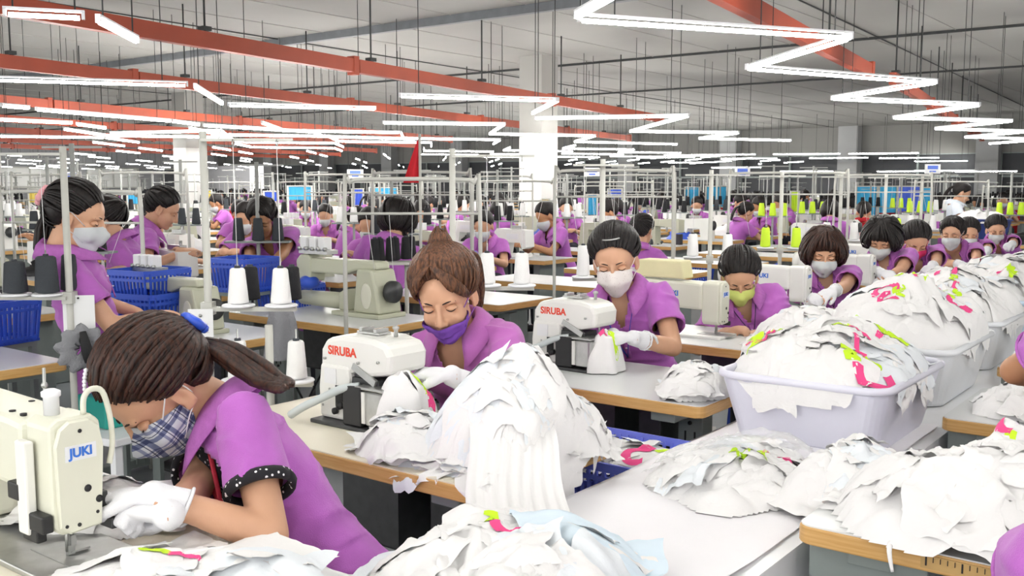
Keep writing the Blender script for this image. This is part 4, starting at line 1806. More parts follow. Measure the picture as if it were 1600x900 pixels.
def motif(bv, x, y, ty, an, s, parent):
    def tr(p):
        return (x + (p[0] * math.cos(an) - p[1] * math.sin(an)) * s, y + (p[0] * math.sin(an) + p[1] * math.cos(an)) * s)
    if ty == 'c':
        pts = [tr((.035 * math.cos(a), .035 * math.sin(a))) for a in np.linspace(.9, 5.0, 16)]
        m = conform_strip(bv, pts, .011 * s)
        if m.v:
            m.build('pink_print', M_PINK, parent)
        pts = [tr((.035 + .045 * t, .022 + .012 * math.sin(t * 7))) for t in np.linspace(-.1, 1, 12)]
        m = conform_strip(bv, pts, [.010 * s * (1.1 - abs(t - .4)) for t in np.linspace(0, 1, 12)])
        if m.v:
            m.build('lime_print', M_LIME, parent)
    elif ty == 's':
        pts = [tr((t * .08, .012 * math.sin(t * 5))) for t in np.linspace(0, 1, 12)]
        m = conform_strip(bv, pts, .008 * s)
        if m.v:
            m.build('pink_print', M_PINK, parent)
        pts = [tr((-t * .055, .010 * math.sin(t * 6))) for t in np.linspace(0, 1, 12)]
        m = conform_strip(bv, pts, .011 * s)
        if m.v:
            m.build('lime_print', M_LIME, parent)
    else:
        for k, a in enumerate((0, .5, -.45, 1.1)):
            pts = [tr((t * .075 * math.cos(a), t * .075 * math.sin(a) + .006 * math.sin(t * 8))) for t in np.linspace(.1, 1, 12)]
            m = conform_strip(bv, pts, [.012 * s * math.sin(PI * min(1, t + .12)) + .002 for t in np.linspace(0, 1, 12)])
            if m.v:
                m.build('lime_print', M_LIME, parent)
        pts = [tr((-.01 - t * .04, .02 - t * .02)) for t in np.linspace(0, 1, 10)]
        m = conform_strip(bv, pts, .009 * s)
        if m.v:
            m.build('pink_print', M_PINK, parent)


# ---------------- tubs and baskets ----------------


def rr_ring(w, d, r, z, n=6):
    return [(p[0], p[1], z) for p in rrect(-w / 2, -d / 2, w / 2, d / 2, r, n)]


def tub(loc, w, d, h, label, m, rz=0, group=None, taper=.84, name='plastic_tub'):
    t = thing(name, label, 'tub', loc, rz, group)
    rings = []
    for (k, z) in ((taper, 0), (taper + .02, .01), (1.0, h - .02), (1.0, h)):
        rings.append(rr_ring(w * k, d * k, .06, z))
    for (k, z) in ((.975, h), (.97, h - .03), (taper - .02, .012)):
        rings.append(rr_ring(w * k, d * k, .055, z))
    mb = MB()
    n = len(rings[0])
    vs = [p for r in rings for p in r]
    fs = [(i * n + k, i * n + (k + 1) % n, (i + 1) * n + (k + 1) % n, (i + 1) * n + k) for i in range(len(rings) - 1) for k in range(n)]
    fs += [tuple(range(n))[::-1], tuple(range((len(rings) - 1) * n, len(rings) * n))]
    mb.add(vs, fs, False)
    mb.build('tub_body', m, t)
    rim = MB()
    R = rr_ring(w * 1.02, d * 1.02, .065, h)
    rim.tube([Vector(p) for p in R + [R[0]]], .012, 8)
    rim.build('rim', m, t)
    return t


def basket(loc, w, d, h, label, m, rz=0, group=None, ribs=True, cat='basket'):
    t = thing('plastic_basket', label, cat, loc, rz, group)
    MB().box((0, 0, .008), (w * .86, d * .86, .012)).build('basket_floor', m, t)
    for z, k, nm in ((h, 1.0, 'rim'), (h * .82, .975, 'band'), (h * .12, .875, 'lower_band')):
        R = rr_ring(w * k, d * k, .04, z, 4)
        mb = MB()
        pts = [Vector(p) for p in R]
        for i in range(len(pts)):
            a, b = pts[i], pts[(i + 1) % len(pts)]
            if (b - a).length > 1e-4:
                mb.bar(a, b + (b - a).normalized() * .002, .008, .026 if nm == 'rim' else .014)
        mb.build(nm, m, t)
    pts = []
    for side in range(4):
        L = w if side % 2 == 0 else d
        n = max(3, int(L / .028))
        for k in range(n + 1):
            q = -L / 2 + .02 + (L - .04) * k / n
            if side == 0:
                pts.append((q, -d / 2))
            elif side == 1:
                pts.append((w / 2, q))
            elif side == 2:
                pts.append((q, d / 2))
            else:
                pts.append((-w / 2, q))
    if ribs:
        for (x, y) in pts:
            MB().bar((x * .865, y * .865, .01), (x * .985, y * .985, h), .009, .009).build('rib', m, t)
    else:
        mb = MB()
        for (x, y) in pts:
            mb.bar((x * .865, y * .865, .01), (x * .985, y * .985, h), .009, .009)
        mb.build('ribs', m, t)['kind'] = 'stuff'
    return t


def stool(x, y, h, label, m=None, rz=0, group='workers stools'):
    m = m or M_BLUE
    t = thing('stool', label, 'stool', (x, y, 0), rz, group)
    MB().prism(rrect(-.16, -.14, .16, .14, .04), 'z', h - .03, h, .006).build('seat', m, t)
    for sx in (-1, 1):
        for sy in (-1, 1):
            MB().bar((sx * .13, sy * .11, h - .03), (sx * .16, sy * .13, 0), .03).build('leg', m, t)
    return t
# ================= near machines of the front line =================
_m = lockstitch((-1.73, .91, TZ), 'cream lockstitch sewing machine with blue logo at bottom left, face plate towards the viewer', near=True)
_m.scale = (1.06, 1.06, 1.08)
overlock((-2.06, 2.02, TZ), 'white overlock machine with red logo beside the violet-masked woman')
overlock((-2.10, 3.14, TZ), 'white overlock machine with red logo and steel side cover beside the pale-masked woman')
lockstitch((-1.98, 4.12, TZ), 'cream lockstitch machine with beige panel on top, left of the yellow-green masked woman', box_top=True)
for k, (px, y) in enumerate(((1235, 5.2), (1345, 6.3), (1405, 7.4), (1450, 8.5))):
    lab = ['cream sewing machine left of the bob-haired woman', 'cream sewing machine left of the fluffy-haired bending worker', 'sewing machine before the pink-masked worker', 'sewing machine far down the front line'][k]
    lockstitch((-2.0 - (.25 if k > 1 else 0), y, TZ), lab, group='machines far down the front line', body=M_OFFW)

# front line thread stands and their cones
st, cs = thread_stand(at(422, 590, z=.845).x, at(422, 590, z=.845).y, 1.02, 'short thread stand with two white cones left of the violet-masked woman', tray=.84, arm=.145, rz=.65, top=False, z0=0)
for i, c in enumerate(cs):
    cone(c, M_WCONE, ['white thread cone left of its twin, behind the near ponytail', 'white thread cone on a dish just left of the first overlock machine'][i], h=.125)
st, cs = thread_stand(-2.62, 3.02, 1.62, 'tall pale thread stand behind the violet-masked woman', tray=1.07, arm=.12, rz=.65, off=.21)
for i, c in enumerate(cs):
    cone(c, M_WCONE, ['white thread cone behind the chestnut hair, left one', 'white thread cone right of the chestnut hair on the tall stand'][i], h=.125)
st, cs = thread_stand(-2.62, 4.15, 1.60, 'thread stand with a slanting white spool left of the pale-masked woman', tray=1.02, arm=.15, rz=.75)
cone(cs[0], M_WCONE, 'white thread cone just left of the pale-masked woman', h=.15)
for k, y in enumerate((5.3, 6.35, 7.5, 8.6, 9.7)):
    st, cs = thread_stand(-2.6, y, 1.56, ['thread stand behind the yellow-green masked worker', 'thread stand behind the bob-haired worker', 'thread stand behind the fluffy-haired worker', 'thread stand behind the pink-masked worker', 'thread stand farthest along the front line'][k], tray=1.05, arm=.15, rz=.5)
    for ci, c in enumerate(cs):
        cone(c, M_WCONE if k % 2 == 0 else M_LCONE, '%s %s cone behind the %s' % (('left', 'right')[ci], ('white', 'lime')[k % 2], ('yellow-green masked worker', 'bob-haired worker', 'fluffy-haired worker', 'pink-masked worker', 'worker with the side lock')[k]), group='cones along the front line')

# ================= front line workers =================
W1h = at(250, 612, x=-1.88)
tie1 = at(322, 534, x=-1.86)
w1, i1 = person('person', 'woman in a purple polo bending over the nearest machine, checked mask and dark brown ponytail', (-1.58, 1.44, .56), W1h, PI - .25,
                hr=(-.02, -.92, 0), hands=(at(246, 828, z=.865), at(240, 775, z=.89)), style='tail',
                mask=(M_PLAID, dict(top=.60, w=1.5), 'white and navy checked cloth mask', M_WHITE), hi=2, hair_col=M_HAIR_BR, undershirt=True, cuff=M_PATT, hs=1.16, thick=.017,
                lanyard=(M_REDL, at(350, 806, x=-1.68)), tie=(0, -1, -.05), hand_fwd=((-.95, -.2, -.08), (-.9, -.35, -.1)), hand_pal=((.1, -.35, -1), (.1, -.2, -1)), curl=1.9,
                tail=[tuple(at(318, 536, x=-1.86)), tuple(at(350, 545, x=-1.80)), tuple(at(390, 572, x=-1.74)), tuple(at(425, 594, x=-1.66)), tuple(at(450, 604, x=-1.58))])
# blue hair tie, pearl clip, ear stud
hp = i1['headpart']
td = Vector((0, -1, .0)).normalized()
tc_ = ORI + td * (hair_r(td) + .030)
ring = []
uu = td.orthogonal().normalized()
vv = td.cross(uu)
for q in np.linspace(0, 2 * PI, 19):
    ring.append(tc_ + (uu * math.cos(q) + vv * math.sin(q)) * (.019 + .002 * math.sin(5 * q)))
o = hp('hair_tie', MB().tube(ring, .010, 8), M_BLUE, 'bright blue hair tie')
cl = MB()
for k in range(7):
    d = dirv(.10 + .02 * k, .85 + .055 * k)
    cl.ell(ORI + d * (hair_r(d) + .030), .0042, n=8, m=6)
hp('hair_clip', cl, M_WPLA, 'white pearl hair clip')['kind'] = 'stuff'
hp('ear_stud', MB().ell((.083, -.006, -.040), .004), M_WPLA)

w2, i2 = person('person', 'woman with chestnut hair tied up and violet mask sewing behind the large white heap', (-2.02, 2.53, .62), at(697, 464, x=-2.03), PI + .30,
                hr=(-.18, -.42, .12), hands=(at(664, 588, x=-1.99), at(706, 586, x=-1.84)), style='swept', mask=(M_MASKP, dict(top=.10, w=1.45), 'violet cloth mask worn below the nose'),
                hi=2, shirt=M_SHIRTP, hair_col=M_HAIR_CH, fingertips=True, seed=3, hs=1.14, thick=.019, curl=.9, hand_fwd=((-.55, -.75, -.25), (-.85, -.5, .05)), tie=(.1, -.55, .85), v_depth=.17,
                tail=[tuple(at(722, 408, x=-2.10)), tuple(at(722, 396, x=-2.12)), tuple(at(733, 404, x=-2.14)), tuple(at(742, 440, x=-2.16)), tuple(at(746, 485, x=-2.17))], lanyard=None)
bn_ = MB()
bd = Vector((.05, -.55, .83)).normalized()
bc = ORI + bd * (hair_r(bd) + .030)
bn_.ell(bc, (.030, .030, .024))
for k in range(26):
    a = 2 * PI * k / 26
    pr = bd.orthogonal().normalized()
    e1 = Quaternion(bd, a) @ pr
    bn_.tube([bc - bd * .018 + e1 * .012, bc + e1 * .030, bc + bd * .020 + e1 * .022, bc + bd * (.035 + .012 * math.sin(k * 5)) + e1 * (.006 + .012 * math.sin(k * 3))], [.006, .007, .006, .002], 5)
i2['headpart']('hair_bun', bn_, M_HAIR_CH)
w3, i3 = person('person', 'woman with black hair, hairband and pale dotted mask at the second overlock machine', (-2.06, 3.61, .62), at(961, 409, x=-2.08), PI + .35,
                hr=(-.10, -.34, .10), hands=(at(958, 524, x=-1.97), at(990, 528, x=-1.86)), style='tail', mask=(M_MASKW, dict(top=.50, w=1.45), 'pale mask with tiny dots'),
                hi=2, seed=4, lanyard=(M_BLUEL, None), hs=1.12, thick=.016, hand_fwd=((-.6, -.7, -.2), (-.9, -.4, .1)), glove=(1, 1))
hb = [ORI + dirv(a, 1.0 - .12 * math.cos(a)) * (hair_r(dirv(a, 1.0)) + .026) for a in np.linspace(-.5, .35, 8)]
i3['headpart']('hair_clip', MB().tube(hb, .003, 6), M_STEEL)
MB().tube([i3['wr'][-1] + (i3['el'][-1][0] - i3['wr'][-1]).normalized() * .085 + Vector((math.cos(a) * .034, math.sin(a) * .02, math.sin(a) * .034)) for a in np.linspace(0, 2 * PI, 15)], .006, 6).build('wristband', M_CARD, w3)
w4, i4 = person('person', 'woman with centre-parted black hair and yellow-green mask looking down', (-2.0, 4.70, .60), at(1156, 434, x=-2.06), PI + .45,
                hr=(-.05, -.62, .05), hands=(at(1135, 518, x=-2.0), at(1180, 522, x=-1.9)), style='tail', mask=(M_MASKY, dict(top=.45, w=1.45), 'yellow-green mask'), hi=1, seed=5, glove=(0, 0), lanyard=(M_DARKL, None), hs=1.1)
w5, i5 = person('person', 'woman with a brown-black bob and fringe, grey-white mask', (-2.0, 5.79, .60), at(1287, 396, x=-2.06), PI + .45,
                hr=(.0, -.35, .0), hands=(at(1262, 462, x=-1.98), at(1285, 468, x=-1.85)), style='bob', mask=(M_MASKG, dict(top=.42), 'grey-white mask'), hi=1, seed=6, hair_col=M_HAIR_BR, lanyard=(M_DARKL, None), hs=1.14, thick=.02)
w6, i6 = person('person', 'worker with fluffy short black hair bending, grey mask and white gloves', (-1.98, 6.87, .60), at(1378, 374, x=-2.05), PI + .2,
                hr=(.1, -.6, -.1), hands=(at(1395, 432, x=-1.80), at(1380, 440, x=-1.9)), style='bob', mask=(M_MASKG, dict(top=.42), 'grey patterned mask'), hi=1, seed=7, hs=1.1, thick=.024)
w7, i7 = person('person', 'worker with pink mask looking steeply down', (-2.02, 7.95, .60), at(1431, 378, x=-2.05), PI + .5,
                hr=(0, -.6, 0), hands=(at(1440, 430, x=-1.95), at(1450, 432, x=-1.8)), style='tail', mask=(M_MASKPK, dict(top=.40), 'pink mask'), hi=1, seed=8, lanyard=(M_DARKL, None))
w8, i8 = person('person', 'worker with side lock of black hair and grey mask, after the pink-masked one', (-2.0, 9.05, .60), at(1488, 366, x=-2.05), PI + .35,
                hr=(.3, -.2, 0), hands=(at(1510, 415, x=-1.85), at(1520, 415, x=-1.8)), style='bangs', mask=(M_MASKG, dict(top=.40), 'grey mask'), hi=1, seed=9)
w9, i9 = person('person', 'worker half hidden behind the one with the side lock', (-2.15, 10.3, .60), at(1513, 366, x=-2.2), PI + .4,
                hr=(0, -.3, 0), hands=(at(1530, 405, x=-1.85), at(1540, 405, x=-1.8)), style='tail', mask=(M_MASKG, dict(top=.40)  , 'pale mask'), hi=1, seed=10)
w10, i10 = person('person', 'farthest seated worker of the front line, light mask, at the right edge', (-2.05, 11.3, .60), at(1556, 360, x=-2.15), PI + .4,
                hr=(0, -.35, 0), hands=(at(1560, 395, x=-1.85), at(1575, 395, x=-1.8)), style='tail', mask=(M_MASKG, dict(top=.40), 'light mask'), hi=1, seed=11)
# right-hand line: two partial figures
r1, j1 = person('person', 'worker cut off by the lower right corner, only a purple sleeve showing', (-.01, 1.16, .56), (-.04, 1.46, 1.17), .15,
                hr=(0, -.5, 0), hands=((.06, 1.88, .86), (-.24, 1.82, .83)), style='tail', mask=(M_MASKG, {}, 'light mask'), hi=1, seed=12, elbow_out=.9)
r2, j2 = person('person', 'worker cut off by the right edge, only a bent bare arm showing', (-.16, 2.50, .60), (-.18, 2.75, 1.30), .1,
                hr=(0, -.5, 0), hands=((.05, 3.1, .88), (-.40, 2.98, .95)), style='tail', mask=(M_MASKG, {}, 'light mask'), hi=1, seed=13, glove=(0, 0), elbow_out=2.2, skin=M_SKIN2)

stl = ['under the nearest worker', 'under the violet-masked woman', 'under the pale-masked woman', 'under the yellow-green masked woman', 'under the bob-haired woman', 'under the bending fluffy-haired worker', 'under the pink-masked worker', 'under the worker with the side lock']
for k, (x, y) in enumerate(((-1.58, 1.45), (-2.02, 2.54), (-2.06, 3.62), (-2.0, 4.71), (-2.0, 5.80), (-1.98, 6.88), (-2.02, 7.96), (-2.0, 9.17))):
    stool(x, y, .50, 'blue plastic work stool ' + stl[k], rz=.3)
stool(-.06, 1.12, .49, 'blue work stool under the worker in the lower right corner')
stool(-.16, 2.50, .49, 'blue work stool under the worker at the right edge')

# ================= aisle table, film, tubs, heaps =================
AXL, AXR, AZ = -1.345, -.765, .70
t = thing('aisle_table', 'long white table running down the aisle between the two sewing lines', 'table', ((AXL + AXR) / 2, 6.5, 0))
MB().box((0, 0, AZ - .012), (AXR - AXL, 13.0, .024)).build('tabletop', M_WPLA, t)
MB().box((-(AXR - AXL) / 2 + .004, 0, AZ - .05), (.008, 13.0, .09)).build('side_board', M_WPLA, t)
MB().box(((AXR - AXL) / 2 - .004, 0, AZ - .05), (.008, 13.0, .09)).build('side_board', M_WPLA, t)
for y in (-6, -3.5, -1, 1.5, 4, 6):
    for x in (-.2, .2):
        MB().box((x, y, .33), (.04, .04, .66)).build('leg', M_GREYP, t)

# white paper sheet spread on the aisle table, overhanging the left edge
M_PAPER = mat('white_paper_sheet', '#f6f4f8', .5, var=.01)
mb = MB()
P = []
for i in range(41):
    row = []
    for j in range(61):
        x = -1.50 + (i / 40) * .70
        y = 1.10 + (j / 60) * 2.2
        z = AZ + .006 + .008 * max(0, noise.noise(Vector((x * 3, y * 3, 2)))) + .006 * max(0, noise.noise(Vector((x * 8, y * 6, 7))))
        if x < -1.34:
            z -= (-1.34 - x) * .55
        if y > 1.65 and y < 2.35 and x < -1.345:
            x = -1.345 + (x + 1.345) * .02
        row.append((x, y, z))
    P.append(row)
mb.grid(P)
tag(mb.build('paper_sheet', M_PAPER), 'large smooth white sheet covering the near half of the aisle table', 'sheet')


def film_mat():
    m = mat('clear_plastic_film', '#f8fafc', .15, var=0)
    nt = m.node_tree
    b = nt.nodes['Principled BSDF']
    out = [n for n in nt.nodes if n.type == 'OUTPUT_MATERIAL'][0]
    tr = nt.nodes.new('ShaderNodeBsdfTransparent')
    mx = nt.nodes.new('ShaderNodeMixShader')
    mx.inputs[0].default_value = .24
    nt.links.new(tr.outputs[0], mx.inputs[1])
    nt.links.new(b.outputs[0], mx.inputs[2])
    nt.links.new(mx.outputs[0], out.inputs[0])
    return m


M_FILM = film_mat()


def film(name, label, cx, cy, H, sx, sy, rot, seed, amp=.03, n=50):
    mb = MB()
    sheet(mb, H, cx, cy, sx, sy, rot, seed, amp=amp, n=n, m=n, lift=.02, freq=7)
    o = mb.build(name, M_FILM)
    return tag(o, label, 'plastic film')


def tub_heap(px_lab, cx, cy, w, d, hh, m, seed, hp_lab, h, prints=3, rz=0.0, pp=None, z0=AZ + .004, sheets=34, over=1.12):
    tub((cx, cy, z0), w, d, hh, px_lab, m, rz, 'tubs of garments on the aisle table')
    return heap('garment_heap', hp_lab, cx, cy, z0 + hh * .90, w * .5 * over, d * .5 * over, h, rz, seed, sheets=sheets, size=(.14, .26), prints=prints, printpos=pp, group='heaps of white garments', amp=.020, clamp=(cx - w * .5, cx + w * .5, cy - d * .5, cy + d * .5, .75))


tub_heap('pale violet-white tub on the aisle table, nearest one, heaped with garments', -1.06, 3.05, .50, .62, .20, mat('pale_violet_tub', '#e4e4f2', .4, var=.02), 21,
         'heap of white garments with lime and pink prints in the nearest aisle tub', .13, prints=7, pp=[(-.86, 2.82, 'c', 2.5, 1.4)])
tub_heap('white tub behind the nearest one, overflowing with garments', -1.08, 3.85, .50, .66, .20, mat('white_tub', '#eef1f6', .4, var=.02), 22,
         'taller heap of white garments with prints just behind the nearest tub', .20, prints=9)
tub_heap('third white tub along the aisle, hidden under garments', -1.10, 4.70, .50, .66, .20, mat('white_tub2', '#eef1f6', .4, var=.02), 23,
         'heap of white garments before the bob-haired woman', .16, prints=5)
tub_heap('fourth pale blue tub along the aisle', -1.08, 5.60, .50, .66, .20, mat('pale_blue_tub', '#cfe2f4', .4, var=.03), 24, 'broad white garment heap before the pink-masked worker', .18, prints=3)
tub_heap('fifth white tub along the aisle', -1.10, 6.6, .50, .70, .20, mat('white_tub3', '#e9eef6', .4, var=.03), 25, 'white garment heap far down the aisle', .15, prints=1)
tub_heap('sixth pale blue tub along the aisle', -1.08, 7.7, .50, .80, .22, mat('pale_blue_tub2', '#c2d6f0', .4, var=.03), 26, 'smaller white heap second to last down the aisle', .12, prints=1)
tub_heap('seventh tub, farthest on the aisle table', -1.06, 9.0, .52, .80, .22, mat('violet_tub4', '#dfe2f4', .4, var=.03), 27, 'farthest white garment heap on the aisle table', .14, prints=0)

# heap on the first aisle stretch, under clear film
Hf = heap('garment_heap', 'low heap of white garments under clear film between the nearest tub and the ruler table', -1.06, 2.34, AZ + .008, .20, .27, .065, .2, 31, sheets=26, size=(.10, .2), prints=2, group='heaps of white garments', amp=.018)[1]
film('plastic_film', 'crumpled clear film spilling from the nearest tub over the white sheet', -1.12, 2.48, Hf, .36, .62, .3, 5, .022)
Hn = heap('garment_heap', 'white garments at the bottom centre, nearest of the heaps in the aisle', -1.12, 1.42, AZ + .006, .27, .27, .10, .3, 32, sheets=24, size=(.14, .26), mats=[M_WHITE, M_WHITE2], prints=1, group='heaps of white garments', amp=.018)[1]
sh = MB()
sheet(sh, Hn, -1.00, 1.52, .30, .24, .5, 8, amp=.015, n=30, m=30, lift=.02, freq=5)
tag(sh.build('blue_tinted_cloth', mat('pale_blue_cloth', '#dcebf6', .9, var=.02)), 'smooth bluish-white cloth lying on the nearest heap', 'garment')

# heap of the right-hand tables
supR = lambda x, y: max(0, 1.935 - y)
heap('garment_heap', 'heap of white strips and sleeves on the ruler-edged table', -.40, 2.16, TZ, .36, .24, .13, .1, 41, sheets=44, size=(.10, .2), group='heaps of white garments', amp=.024)
heap('garment_heap', 'flat white garments bridging the aisle and the ruler-edged table', -.74, 2.36, AZ + .02, .17, .22, .10, .2, 44, sheets=22, size=(.12, .2), prints=0, group='heaps of white garments', amp=.02)
heap('garment_heap', 'small heap of white sleeves on the second right-hand table', -.47, 3.32, TZ, .22, .17, .075, .2, 42, sheets=22, size=(.08, .16), group='heaps of white garments', amp=.02)
heap('garment_heap', 'white garments on the third right-hand table', -.5, 4.4, TZ, .26, .2, .12, .2, 43, sheets=20, size=(.1, .2), prints=1, group='heaps of white garments', amp=.02)
# hanging straps over the ruler edge
for k, (px, x0) in enumerate(((1350, -.56), (1385, -.50), (1430, -.42), (1470, -.34), (1510, -.28))):
    a = rnd.uniform(-.2, .2)
    y_end = 1.96 - (.06 if k == 0 else -.02)
    pts = smooth_path([(x0, 2.10, TZ + .06), (x0 + .01 + a * .05, 2.03, TZ + .03), (x0 + .015, 1.975, TZ + .016), (x0 + .02 + a * .1, y_end + .0, TZ + .012 if k else TZ + .004), (x0 + .03, y_end - .012, TZ - .04 if k == 0 else TZ + .010)], 5)
    tag(MB().tube(pts, [.011 - .0004 * q for q in range(len(pts))], 8, True, True, .5).build('cloth_strap', M_WHITE), ['white strap hanging over the ruler edge', 'white strap end second from the left on the ruler table', 'white strap end in the middle of the ruler table', 'white strap end fourth along the ruler table', 'white strap end nearest the purple sleeve'][k], 'strap', 'straps on the ruler table')

GARM_RIGHT = 1

# ---- the big heap on the second table, hanging over its edge
def sup2(x, y):
    return max(0, x + 1.36)


heap('garment_heap', 'large white garment heap on the table before the violet-masked woman, hanging over the edge', -1.53, 2.00, TZ, .21, .27, .235, .35, 51, sheets=64, size=(.16, .30),
     group='heaps of white garments', amp=.024, power=1.0, clamp=(-3, -1.375, 1.70, 9, .8), printpos=[(-1.72, 2.12, 's', .4, 1.0)])
heap('garment_heap', 'lower spill of white garments left of the large heap on the second table', -1.76, 1.87, TZ, .15, .15, .07, .2, 58, sheets=18, size=(.12, .2), group='heaps of white garments', amp=.016, clamp=(-3, -1.375, 1.70, 9, .8))
heap('garment_heap', 'white garment corner lying right of the large heap at the table end', -1.46, 2.14, TZ, .12, .13, .12, .2, 59, sheets=16, size=(.1, .2), group='heaps of white garments', amp=.018)
# drape sliding off the table corner onto the aisle table
mb = MB()
P = []
A0, B0 = Vector((-1.50, 1.92, 0)), Vector((-1.13, 1.56, 0))
dd = (B0 - A0).normalized()
pp_ = Vector((-dd.y, dd.x, 0))
for i in range(34):
    row = []
    for j in range(36):
        u, v = i / 33 - .5, j / 35
        zp = np.interp(v, [0, .3, .42, .6, .72, 1], [.92, .84, .795, .735, .716, .712])
        wv = .014 * math.sin(u * 26 + v * 2) + .018 * noise.noise(Vector((u * 6, v * 3, 4)))
        q = A0.lerp(B0, v) + pp_ * (u * (.20 + .05 * v) + .01 * math.sin(v * 9))
        row.append((q.x, q.y, zp + abs(wv) * (.5 + .5 * v) + .004))
    P.append(row)
mb.grid(P)
tag(mb.build('hanging_garment', M_WHITE), 'white garment sliding from the large heap over the table corner onto the aisle', 'garment')
heap('garment_heap', 'small white heap at the end of the third table beside the tub', -1.50, 2.98, TZ, .12, .17, .07, .2, 52, sheets=20, size=(.08, .15), group='heaps of white garments', amp=.018)
heap('garment_heap', 'white garments heaped before the yellow-green masked woman', -1.56, 4.15, TZ, .22, .30, .14, .1, 53, sheets=26, size=(.12, .22), prints=1, group='heaps of white garments', amp=.02)
heap('garment_heap', 'white garments heaped before the bob-haired woman on her table', -1.58, 5.22, TZ, .22, .30, .15, .1, 54, sheets=24, size=(.12, .22), prints=1, group='heaps of white garments', amp=.02)
heap('garment_heap', 'white garments on the table of the fluffy-haired worker', -1.56, 6.32, TZ, .2, .28, .15, .1, 55, sheets=20, size=(.12, .22), group='heaps of white garments', amp=.02)
heap('garment_heap', 'white garments on the table of the pink-masked worker', -1.56, 7.4, TZ, .2, .28, .13, .1, 56, sheets=18, size=(.12, .22), group='heaps of white garments', amp=.02)
heap('garment_heap', 'white garments far down the front line', -1.56, 8.5, TZ, .2, .3, .12, .1, 57, sheets=18, size=(.12, .22), group='heaps of white garments', amp=.02)


def garment_at(c, sx, sy, sz, seed, label, rz=0, m=None, prints=None, name='white_garment', vox=.006):
    """bunched cloth held at a machine: folded lump with a skirt"""
    mb = MB()
    P = []
    n1, n2 = 34, 26
    for i in range(n1 + 1):
        row = []
        for j in range(n2 + 1):
            a = 2 * PI * i / n1
            v = j / n2
            r = (math.sin(v * PI * .5) ** .8)
            f_ = 1 + .16 * math.sin(a * 5 + seed) * v + .22 * noise.noise(Vector((math.cos(a) * 2, math.sin(a) * 2, v * 2 + seed)))
            row.append((c[0] + math.cos(a + rz) * r * sx * f_, c[1] + math.sin(a + rz) * r * sy * f_, c[2] + sz * (math.cos(v * PI * .5) ** 1.2) * (1 + .15 * noise.noise(Vector((a, v * 4, seed)))) + .002))
        P.append(row)
    mb.grid(P)
    o = mb.build(name, m or M_WHITE)
    tag(o, label, 'garment')
    if prints:
        bv = BVHTree.FromPolygons([Vector(v) for v in mb.v], mb.f)
        for p in prints:
            motif(bv, *p, o)
    return o


garment_at((-1.91, 1.98, TZ + .002), .085, .095, .165, 3.1, 'white garment with pink edge being fed into the first overlock machine', prints=[(-1.86, 2.03, 's', .8, .8)])
c0 = at(1580, 762, z=TZ)
garment_at((c0.x, c0.y, TZ + .002), .07, .06, .15, 7.7, 'white garment standing at the right edge with a pink print', prints=[(c0.x + .0, c0.y - .03, 's', 2.2, 1.1)])
garment_at((-1.94, 3.10, TZ + .002), .065, .075, .145, 4.2, 'white garment with lime and pink print at the second overlock machine', prints=[(-1.915, 3.09, 'f', .8, .8)])
heap('garment_heap', 'thin white cloth under the hands at the nearest machine', -1.50, .93, TZ, .20, .13, .030, .3, 61, sheets=8, size=(.12, .2), group='heaps of white garments', amp=.006, printpos=[(-1.50, .96, 's', .6, .8)])
heap('garment_heap', 'white folded cloth at the left edge behind the nearest machine', -1.93, 1.06, TZ, .17, .14, .055, .3, 62, sheets=10, size=(.16, .24), group='heaps of white garments', amp=.010)
heap('garment_heap', 'white cloth stack at the bottom edge below the bent arm', -1.36, 1.02, TZ, .17, .10, .035, .1, 63, sheets=10, size=(.16, .24), group='heaps of white garments', amp=.007)

# blue-violet basket between the table ends with a printed garment in it
basket((-1.52, 2.50, .48), .50, .36, .20, 'violet-blue plastic basket between the second and third tables', M_VIOLETBLUE, rz=.0)
MB_ = heap('garment_heap', 'white garment with pink and lime print lying in the violet-blue basket', -1.52, 2.50, .655, .26, .17, .035, 0, 71, sheets=8, size=(.16, .24), group='heaps of white garments', amp=.008, printpos=[(-1.40, 2.44, 'c', .3, 1.3)])
t = thing('basket_stand', 'low grey stand carrying the violet-blue basket', 'stand', (-1.52, 2.50, 0))
MB().box((0, 0, .465), (.4, .28, .03)).build('shelf', M_GREYP, t)
for sx in (-1, 1):
    for sy in (-1, 1):
        MB().box((sx * .18, sy * .12, .225), (.025, .025, .45)).build('leg', M_GREYP, t)
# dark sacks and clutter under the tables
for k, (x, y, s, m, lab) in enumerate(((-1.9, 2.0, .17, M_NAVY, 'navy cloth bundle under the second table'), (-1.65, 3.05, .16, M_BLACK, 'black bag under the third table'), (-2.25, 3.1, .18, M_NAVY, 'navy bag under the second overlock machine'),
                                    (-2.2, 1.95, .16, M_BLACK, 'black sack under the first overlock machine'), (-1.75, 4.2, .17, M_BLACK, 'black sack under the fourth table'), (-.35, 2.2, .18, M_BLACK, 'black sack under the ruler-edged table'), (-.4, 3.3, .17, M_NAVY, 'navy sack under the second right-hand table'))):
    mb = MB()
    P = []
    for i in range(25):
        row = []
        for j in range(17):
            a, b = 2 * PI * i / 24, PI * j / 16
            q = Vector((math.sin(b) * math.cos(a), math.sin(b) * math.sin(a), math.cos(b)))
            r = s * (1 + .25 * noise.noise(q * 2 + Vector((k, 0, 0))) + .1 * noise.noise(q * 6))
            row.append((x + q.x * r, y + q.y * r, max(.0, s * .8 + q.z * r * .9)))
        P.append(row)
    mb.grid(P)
    tag(mb.build('cloth_sack', m), lab, 'bag')

